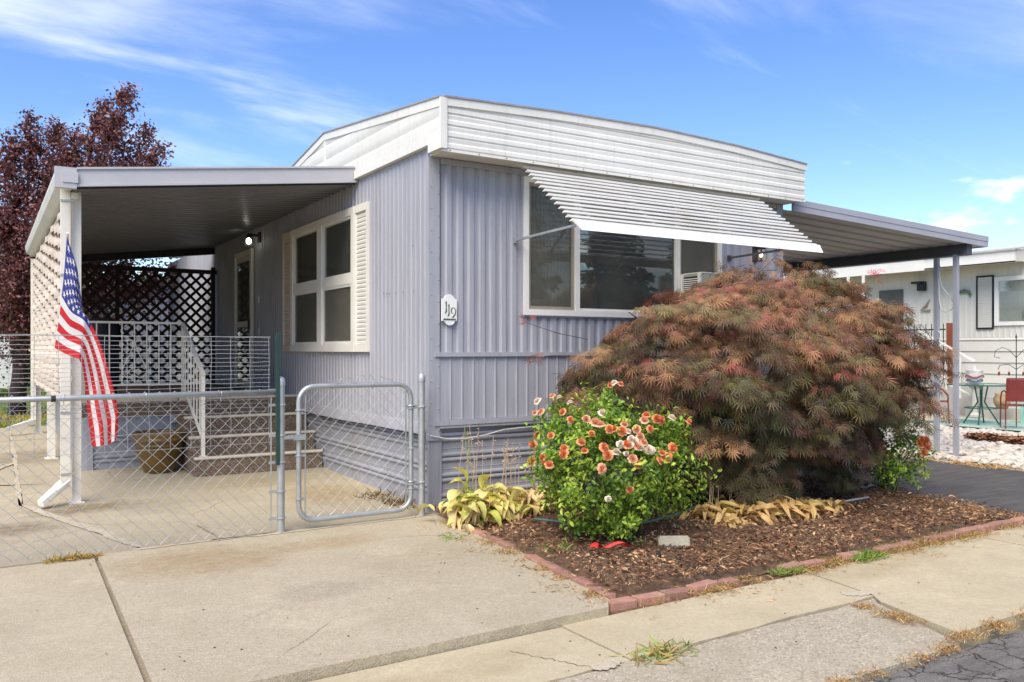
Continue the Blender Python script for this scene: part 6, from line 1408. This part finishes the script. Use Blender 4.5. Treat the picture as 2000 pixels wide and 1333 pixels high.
# rug, table, chairs
slab('neighbour_patio', [(12.2, -4), (17, -4), (17, 12), (11.8, 12)], -.18, -.03, M_WALK)
P = [[(12.75+(2.2)*i/12, .4+3.0*j/14, .0+.012*math.sin(i*1.3)*math.sin(j*.9)) for j in range(15)] for i in range(13)]
o = MB().grid(P).build('outdoor_rug', MATG, smooth=True, label='rumpled pale green outdoor rug under patio table', cat='rug'); recenter(o)
tb = thing('patio_table', 'green metal patio table with a glass top', 'table', (13.55, 2.3, 0))
o = MB().lathe([(.001, .795), (.60, .795), (.60, .807), (.001, .807)], (13.55, 2.3, 0), 36).build('glass_top', TABLEG, tb); MB().tube([(13.55+.60*math.cos(R(a)), 2.3+.60*math.sin(R(a)), .80) for a in range(0, 361, 12)], .014, 6).build('rim', GRNT, tb)
for a in (20, 110, 200, 290): MB().tube([(13.55+.12*math.cos(R(a)), 2.3+.12*math.sin(R(a)), .79), (13.55+.06*math.cos(R(a)), 2.3+.06*math.sin(R(a)), .45), (13.55+.32*math.cos(R(a)), 2.3+.32*math.sin(R(a)), .01)], .014, 6).build('leg', GRNT, tb, smooth=True)
MB().tube([(13.55+.30*math.cos(R(a)), 2.3+.30*math.sin(R(a)), .33) for a in range(0, 361, 20)], .010, 6).build('stretcher', GRNT, tb)
def chair(loc, rz, lab):
    t = thing('patio_chair', lab, 'chair', (0, 0, 0), 'red metal patio chairs')
    MB().box(-.22, .22, -.22, .22, .43, .45).build('seat', REDCH, t)
    m = MB(); P = [[(-.21+.42*i/8, -.23-.05*math.cos((i-4)/4*1.2)-.10*j/6, .52+.42*j/6) for j in range(7)] for i in range(9)]; m.grid(P); m.build('backrest', REDCH, t)
    for x in (-.22, .22): MB().tube([(x, -.22, .0-.0), (x, -.24, .44), (x, -.36, .96)], .013, 6).build('leg', REDCH, t); MB().tube([(x, .24, .0), (x, .22, .44)], .013, 6).build('leg', REDCH, t); MB().tube([(x, -.30, .68), (x, -.1, .72), (x, .12, .68), (x, .22, .56), (x, .22, .44)], .013, 6).build('armrest', REDCH, t, smooth=True)
    MB().tube([(-.21, -.36, .955), (.21, -.36, .955)], .013, 6).build('top_rail', REDCH, t)
    t.location = loc; t.rotation_euler.z = rz; return t
chair((13.15, 1.42, .01), R(-52), 'red brown metal patio chair at the right edge, back to street')
chair((13.05, 2.95, .01), R(-150), 'red brown metal patio chair left of the glass table behind carport posts')
tq = thing('turquoise_chair', 'turquoise low garden chair behind the red patio chair', 'chair', (14.7, 1.75, 0))
MB().box(14.45, 14.95, 1.5, 2.0, .38, .42).build('seat', TURQ, tq); MB().hexa([(14.92, 1.5, .42), (14.97, 1.5, .42), (14.97, 2.0, .42), (14.92, 2.0, .42), (15.1, 1.5, .9), (15.15, 1.5, .9), (15.15, 2.0, .9), (15.1, 2.0, .9)]).build('backrest', TURQ, tq)
for x, y in ((14.47, 1.52), (14.9, 1.52), (14.47, 1.95), (14.9, 1.95)): MB().box(x, x+.05, y, y+.05, 0, .38).build('leg', TURQ, tq)
# wind chime stand
wc = thing('wind_chime_stand', 'tall thin black garden stand with curled arms and hanging chimes', 'wind chime', (13.55, 1.62, 0))
MB().tube([(13.55, 1.62, 0), (13.55, 1.62, 1.72)], .009, 6).lathe([(.001, .0), (.022, .02), (.001, .10)], (13.55, 1.62, 1.72), 8).build('pole', BLACK, wc)
for s_ in (-1, 1):
    MB().tube([(13.55, 1.62, 1.35), (13.55-s_*.06, 1.62+s_*.10, 1.50), (13.55-s_*.13, 1.62+s_*.2, 1.55), (13.55-s_*.20, 1.62+s_*.3, 1.48), (13.55-s_*.2, 1.62+s_*.31, 1.36), (13.55-s_*.14, 1.62+s_*.24, 1.34)], .006, 6).tube([(13.55, 1.62, 1.12), (13.55-s_*.08, 1.62+s_*.10, 1.22), (13.55-s_*.17, 1.62+s_*.22, 1.2), (13.55-s_*.19, 1.62+s_*.25, 1.12)], .006, 6).build('curled_arm', BLACK, wc, smooth=True)
    for k in (.10, .24): MB().tube([(13.55-s_*k*.7, 1.62+s_*k, 1.2), (13.55-s_*k*.7, 1.62+s_*k, 1.07)], .002, 4).box(13.535-s_*k*.7, 13.565-s_*k*.7, 1.605+s_*k, 1.635+s_*k, 1.0, 1.07).build('chime', RUST, wc)
# pots and ceramic on steps
cr1 = thing('ceramic_planter', 'colourful banded ceramic planter on a stand behind the glass table', 'planter', (15.3, 3.4, .0))
MB().lathe([(.001, 0), (.10, .0), (.15, .10), (.18, .22), (.17, .30), (.19, .33), (.17, .34), (.001, .30)], (15.3, 3.4, .72), 18).build('body', simple('ceramic_white', (.55, .54, .52), .4, .2, 8.), cr1, smooth=True)
for i, (z, rr_, c_) in enumerate(((.10, .150, (.06, .10, .22)), (.19, .172, (.30, .05, .06)))): MB().tube([(15.3+(rr_+.004)*math.cos(R(a)), 3.4+(rr_+.004)*math.sin(R(a)), .72+z+.025*math.sin(R(a*3))) for a in range(0, 361, 15)], .018, 6).build('band', simple('ceramic_band_%d' % i, c_, .4, .1, 8.), cr1, smooth=True)
MB().lathe([(.001, 0), (.14, 0), (.14, .05), (.06, .10), (.06, .62), (.14, .70), (.001, .719)], (15.3, 3.4, .0), 14).build('stand', STEPG, cr1)
for (x, y, r_, h, mt, lab) in ((15.2, 2.75, .17, .34, 'tan_clay', 'round tan clay pot on the steps under the glass table'), (14.9, 1.05, .2, .62, 'terracotta_clay', 'terracotta urn at the right edge beside the turquoise chair')):
    o = MB().lathe([(.001, 0), (r_*.6, 0), (r_*.95, h*.4), (r_, h*.65), (r_*.75, h*.88), (r_*.85, h), (r_*.7, h), (.001, h*.8)], (x, y, .22 if x > 15 else .0), 18).build('clay_pot', simple(mt, (.36, .24, .13) if 'tan' in mt else (.50, .22, .13), .8, .15, 8.), smooth=True, label=lab, cat='pot'); recenter(o)
# bark heap and stones
for (x, y, s_, lab) in ((10.55, .62, .34, 'low brown bark heap on white stones, left of two'), (10.45, .0, .30, 'low brown bark heap on white stones at the frame edge')):
    k = 320; r_ = np.random.default_rng(int(x*100)); q = np.clip(r_.normal(0, 1, (k, 3)), -1.6, 1.6)*np.array((s_*.45, s_*.45, .03))+np.array((x, y, .06)); o = cloud('bark_heap', LEAFC, None, [(-.5, -.2, 0), (.5, -.2, .05), (.5, .2, 0), (-.5, .2, .1)], [(0, 1, 2, 3)], q, r_.normal(0, 1, (k, 3))*np.array((1, 1, .3)), r_.normal(0, .3, (k, 3))+np.array((0, 0, 1)), .06+.06*r_.random(k), np.array(((.24, .09, .05), (.34, .19, .08), (.18, .07, .04)))[r_.integers(0, 3, k)], None); tag(o, lab, 'bark')
sb = slab('stone_bed', [(7.66, -3.09), (12.2, -3.09), (12.0, 9), (7.70, 9)], -.18, -.03, GRAVEL)
sm = []
for v in range(5):
    bm_ = bmesh.new(); bmesh.ops.create_icosphere(bm_, subdivisions=1, radius=1)
    r_ = random.Random(v)
    for q in bm_.verts: q.co *= r_.uniform(.75, 1.1); q.co.z *= .55; q.co.x *= 1.2
    me = bpy.data.meshes.new('stone'); bm_.to_mesh(me); bm_.free(); me.materials.append(STONE); sm.append(me)
sp3 = []
for i in range(2600): sp3.append((7.75+4.6*random.random()**1.0, -3.0+random.random()*6.0))
vis = sorted([p for p in sp3 if 1735 < 1000+1636*(.846*(p[0]-CAMX)-.533*(p[1]-CAMY))/(.533*(p[0]-CAMX)+.846*(p[1]-CAMY)) < 2010], key=lambda p: .533*(p[0]-CAMX)+.846*(p[1]-CAMY))
near = set(vis[:290])
for p in vis[:290]: s_ = random.uniform(.045, .10); piece('stone', random.choice(sm), sb, (p[0], p[1], -.03+s_*.3), (random.uniform(-.3, .3), random.uniform(-.3, .3), random.uniform(0, 6)), (s_, s_, s_))
far = np.array([(p[0], p[1], -.01) for p in sp3 if p not in near]); n_ = len(far)
tvs = np.array([v.co[:] for v in sm[0].vertices]); tfs = [tuple(p.vertices) for p in sm[0].polygons]
o = cloud('stone_cover', STONE, sb, tvs, tfs, far+np.random.default_rng(1).normal(0, .005, (n_, 3)), rng.normal(0, 1, (n_, 3))*np.array((1, 1, .2)), np.tile((0, 0, 1.), (n_, 1))+rng.normal(0, .2, (n_, 3)), .045+.05*rng.random(n_), None, 'stuff')

# ================================================================== ACROSS THE STREET (seen in the window reflections)
ah = thing('street_home', 'white mobile home across the street', 'mobile home', (16, -20, 0))
MB().box(9, 24, -24, -19.5, 0, 3.0).build('wall', NBF, ah)
MB().hexa([(8.8, -24.2, 3.0), (24.2, -24.2, 3.0), (24.2, -19.3, 3.0), (8.8, -19.3, 3.0), (8.8, -22.2, 3.6), (24.2, -22.2, 3.6), (24.2, -21.5, 3.6), (8.8, -21.5, 3.6)]).build('roof', ROOFT, ah)
for x in (10.5, 14, 19): MB().box(x, x+1.4, -19.5, -19.46, 1.2, 2.3).build('window', BLACK, ah)
def conifer(x, y, h, seed, lab):
    r_ = np.random.default_rng(seed); t = thing('conifer_tree', 'dark conifer tree across the street, %s' % lab, 'tree', (x, y, 0), 'conifers across the street'); MB().tube([(x, y, 0), (x, y, h*.9)], [.22, .04], 8).build('trunk', BARK, t)
    n = 2600; zz = r_.random(n)**.8; rad = (1-zz)*h*.26*(.55+.45*np.sin(zz*40)**2)*np.sqrt(r_.random(n)); a = r_.random(n)*6.283; p = np.stack([x+rad*np.cos(a), y+rad*np.sin(a), .6+zz*(h-.5)], 1); f_ = np.stack([np.cos(a), np.sin(a), np.full(n, -.35)], 1)
    cloud('crown', TREEL, t, tv4q, [(0, 1, 2, 3)], p, f_+r_.normal(0, .3, (n, 3)), r_.normal(0, .4, (n, 3))+np.array((0, 0, 1)), .5+.3*r_.random(n), np.array(((.05, .08, .045), (.07, .10, .055)))[r_.integers(0, 2, n)], 'stuff')
for i, (x, y, h) in enumerate(((13, -27, 11), (19, -29, 13), (25, -28, 12), (8, -30, 10), (33, -30, 13), (-14, -24, 10))): conifer(x, y, h, 60+i, ('behind the left half of the white home', 'tallest behind the middle of the white home', 'behind the right end of the white home', 'left of the white home', 'far right of the white home', 'standing alone far to the left')[i])
